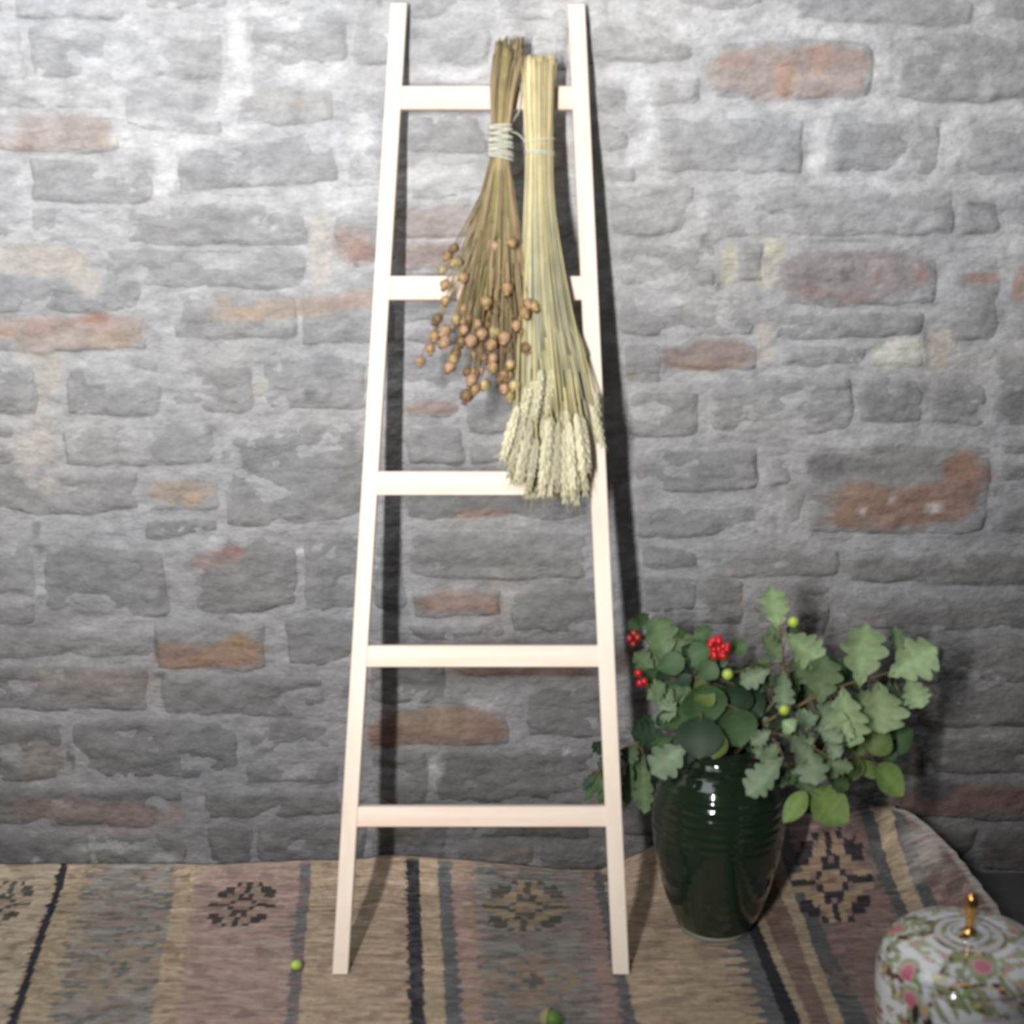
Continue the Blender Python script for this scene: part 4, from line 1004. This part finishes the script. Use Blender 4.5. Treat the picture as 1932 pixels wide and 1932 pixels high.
def berries(br, cx, cy, n, rx_, ry_, d, mat, rad):
    gm = Geo(); gm.blob((0, 0, 0), (0, 0, 1), rad, rad, 10, 7)
    me = gm.mesh('berry', mat)
    k = min(br.pts, key=lambda a: (a - at_y(cx, cy, d)).length)
    for i in range(n):
        a = random.uniform(0, 6.28); r = random.random() ** .5
        p = at_y(cx + rx_ * r * math.cos(a), cy + ry_ * r * math.sin(a), d - random.uniform(0, .015))
        o = link('berry', me, br.o); o.location = p - br.loc
        o.scale = [random.uniform(.85, 1.1)] * 3
        br.g.tube([k, (k + p) / 2 + Vector((0, .002, -.003)), p], .0008, 3, (.2, .14, .06))
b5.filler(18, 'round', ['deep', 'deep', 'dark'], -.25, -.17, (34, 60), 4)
berries(b5, 1357, 1222, 26, 20, 21, -.27, M_berry, .0062)
b5.finish()
b6b = b6
b6b.g = Geo()
berries(b6b, 1199, 1204, 5, 13, 12, -.24, M_berry2, .0062)
berries(b6b, 1203, 1272, 2, 5, 5, -.26, M_berry, .006); berries(b6b, 1210, 1290, 3, 7, 7, -.26, M_berry, .0065)
o = link('berry_stalks', b6b.g.mesh('berry_stalks', M_twig), b6b.o); o.matrix_parent_inverse = Matrix.Translation(-b6b.loc)
acorn_cache = {}
def acorn(name, parent, p, loc0, mat, rad, axis, cup=True):
    q = Vector(axis).normalized().to_track_quat('Z', 'Y').to_matrix().to_4x4()
    gm = Geo()
    prof = [(0.0, 0), (.6, .12), (.95, .6), (1.0, 1.1), (.88, 1.6), (.5, 2.0), (.12, 2.15), (0.02, 2.3)]
    v, f = lathe([(r * rad, z * rad) for r, z in prof], 14)
    o = link(name, new_mesh(name, v, f, mat), parent); o.matrix_local = Matrix.Translation(p - loc0) @ q
    if cup:
        v, f = lathe([(.01 * rad, -.35 * rad), (.75 * rad, -.2 * rad), (1.12 * rad, .35 * rad), (1.15 * rad, .75 * rad), (1.02 * rad, .78 * rad)], 14)
        c = link('cup', new_mesh('cup', v, f, M_cup), o)
    return o
b2.filler(12, 'oak', ['deep', 'dark'], -.25, -.19, (30, 50))
for bx, by, dd in ((1497, 1172, -.29), (1373, 1271, -.29), (1480, 1338, -.33)):
    acorn('acorn', b2.o, at_y(bx, by, dd), b2.loc, M_acorn, .0085, (CAM - at_y(bx, by, dd)) + Vector((0, 0, -.5)), True)
    k = min(b2.pts, key=lambda a: (a - at_y(bx, by, dd)).length)
    b2.g.tube([k, at_y(bx, by, dd + .004)], .001, 4, (.2, .18, .08))
b2.finish()

# fallen acorns on the rug
def fallen(px, py, label, mat, rad, axis):
    p = at_z(px, py, .014)
    z = rug_top(p.x, p.y)
    t = thing('fallen_acorn', label, 'acorn', (p.x, p.y, z))
    q = Vector((0, 0, rad))
    acorn('nut', t, q, Vector((0, 0, 0)), mat, rad, axis)
fallen(566, 1820, 'small bright green acorn lying on the rug just left of the ladder foot', M_acorn, .0085, (-.7, -.6, .25))
fallen(1024, 1928, 'dark green acorn on the rug between the ladder feet at the near edge', M_acorn_dark, .015, (.9, -.3, .05))

# ------------------------------------------------------------------ porcelain jar
JZ = 0.25
jp = at_z(1828, 1762, JZ); jx, jy = jp.x, jp.y
JS = ppm((jx, jy, .2)); JR = 166 / JS
jb = rug_top(min(jx, float(np.interp(-jy - .02, tarr, Xr)) - .01), jy) if True else 0
jar = thing('porcelain_jar', 'rose-patterned white porcelain lidded jar with gilt knob, in the near right corner', 'jar', (jx, jy, 0))
body_prof = [(JR * .70, jb), (JR * .74, jb + .003), (JR * .80, jb + .02), (JR * .93, .07), (JR * .99, .11), (JR, .15), (JR * 1.0, .18), (JR * .985, .198), (JR * .955, .211), (JR * .93, .217)]
lid_prof = [(JR * .93, .2175), (JR * .945, .219), (JR * .93, .2225), (JR * .87, .231), (JR * .78, .2385), (JR * .62, .2455), (JR * .42, .2492), (JR * .26, .2500), (JR * .235, .2535), (JR * .20, .2535), (JR * .18, .2500), (JR * .05, .2505), (0.0005, .2505)]
def dense(prof, per):
    pts = catmull([Vector((r, z, 0)) for r, z in prof], per); return [(max(p.x, .0003), p.y) for p in pts]
def jar_colour(V):
    """V: n x 3 local verts. returns albedo from a painted famille-rose scheme."""
    x, y, z = V[:, 0], V[:, 1], V[:, 2]
    th = np.degrees(np.arctan2(y, x)); r = np.hypot(x, y) / JR
    white = np.array((0.80, 0.82, 0.84)); olive = np.array((0.23, 0.23, 0.10)); leafg = np.array((0.24, 0.31, 0.12)); pk = np.array((0.66, 0.21, 0.27)); dk = np.array((0.025, 0.02, 0.02))
    a = th / 180 * math.pi * JR; w = np.where(z > .2175, (1 - r) * JR * 1.1 + .2, .2 + (.2175 - z))   # unrolled coords
    n1 = fbm(x * 60 + z * 40 + 5, y * 60 + 9 - z * 30, 401, 3); n2 = vnoise(x * 120 + z * 70, y * 120 - z * 60, 405); n3 = vnoise(x * 95 + 3 + z * 90, y * 95 + 8 + z * 50, 409)
    c = np.tile(white * .78, (len(x), 1))
    def put(m, colr):
        nonlocal c
        m = np.clip(m, 0, 1)[:, None]; c = c * (1 - m) + np.array(colr) * m
    put(sstep(.50, .56, n1) * .85, olive); put(sstep(.68, .74, n2), leafg); put(sstep(.70, .76, n3), (0.13, .045, .03)); put(sstep(.74, .80, vnoise(x * 80 + 9, y * 80 + z * 80, 411)), (0.50, .40, .46))
    put(sstep(.78, .84, vnoise(x * 110 + 2, y * 110 + z * 90, 413)), (0.62, .45, .2))
    # reserve panels on the lid: four fan-shaped, white with green sprigs
    for az in (-152, -48, 38, 112):
        d = (th - az + 180) % 360 - 180
        u = d / 24.0; v = (r - .63) / .20
        dd = np.maximum(np.abs(u), np.abs(v)); inside = (1 - sstep(.92, 1.08, dd)) * (z > .2178)
        put(inside, white * .95)
        put(inside * (1 - sstep(.45, .6, np.abs(v) + .3 * (n2 - .5))) * sstep(.50, .58, n3) * .8, leafg * 1.3)
        put(inside * (1 - sstep(.4, .6, np.abs(v))) * sstep(.60, .66, n2), (0.55, .35, .30))
    # big round roses: az, radius fraction or height
    def rose(az, rr=None, zz=None, rad=.014):
        ca, sa = math.cos(math.radians(az)), math.sin(math.radians(az))
        if zz is None:
            cx, cy = rr * JR * ca, rr * JR * sa
            d = np.hypot(x - cx, y - cy); g_ = z > .212
        else:
            dth = np.radians((th - az + 180) % 360 - 180) * JR
            d = np.hypot(dth, z - zz); g_ = z < .2175
        put((1 - sstep(rad * 1.15, rad * 1.5, d)) * g_ * .8, leafg * 1.1)
        put((1 - sstep(rad * .85, rad, d)) * g_, (0.62, 0.33, 0.36)); put((1 - sstep(rad * .5, rad * .8, d)) * g_, pk * .8)
    rose(-92, rr=.62, rad=.017); rose(160, rr=.80, rad=.014); rose(-150, rr=.93, rad=.014) ; rose(-12, rr=.86, rad=.015); rose(75, rr=.75, rad=.014); rose(10, rr=.55, rad=.008)
    rose(-142, zz=.19, rad=.0155); rose(-38, zz=.195, rad=.015)
    # gilt-white rings round the knob
    put((np.abs(r - .335) < .035) * (z > .24), (0.62, .58, .58)); put((np.abs(r - .20) < .045) * (z > .24), white * .7)
    put(((r > .375) & (r < .41)) * (z > .24) * (n2 > .5), (0.12, .09, .04))
    # side panels
    for az in (-90, 0, 90, 180):
        d = (th - az + 180) % 360 - 180
        topz = .194 - .004 * (n1 - .5) * 4 - .018 * (d / 40)
        u = np.abs(d) / 37.0
        ins = (1 - sstep(.96, 1.0, u)) * (1 - sstep(-.002, .002, z - topz)) * (z > .06)
        put(ins, white * 1.04)
        fl = ins * (z < .158 + .014 * (fbm(d * .12, z * 10, 431, 2) - .5) * 2)
        put(fl * sstep(.50, .56, n2), (0.30, .34, .17)); put(fl * sstep(.62, .68, n3), (0.60, .42, .42)); put(fl * sstep(.72, .78, vnoise(x * 100, z * 140 + 4, 421)), (0.30, .07, .04))
        # sprays nipping into the top corners
        put(ins * (z > .178 - .012 * (1 - u)) * (u > .55) * sstep(.52, .6, n2), (0.36, .36, .22))
        put(ins * (z > .186) * (d > -5) * (d < 22) * sstep(.35, .45, n3), (0.62, .50, .50))
    # dark figures between panels
    for az in (-133, -47, 43, 137):
        for da, zz in ((-4, .172), (6, .160)):
            dth = np.radians((th - az - da + 180) % 360 - 180) * JR
            put((1 - sstep(.8, 1.1, np.hypot(dth / .0065, (z - zz) / .017))) * (z < .2), dk)
        dth = np.radians((th - az - 2 + 180) % 360 - 180) * JR
        put((1 - sstep(.7, 1.1, np.hypot(dth / .007, (z - .185) / .008))), (0.62, .40, .22))
    return c
for nm, pr, per in (('body', body_prof, 9), ('lid', lid_prof, 7)):
    P_ = dense(pr, per); v, f = lathe(P_, 300)
    f = [tuple(q) for q in f]
    link(nm, new_mesh(nm, v, f, M_china, jar_colour(np.array(v))), jar)
kz0 = .2525
knob = [(.0005, .0), (.010, .0), (.0115, .003), (.0085, .006), (.0065, .012), (.0068, .022), (.0085, .034), (.0098, .046), (.0092, .056), (.0062, .062), (.0020, .065), (.0004, .0655)]
v, f = lathe(dense([(r, z + kz0) for r, z in knob], 3), 28)
o = link('knob', new_mesh('knob', v, f, M_gold), jar); o['label'] = 'tall gilt knob on the lid'
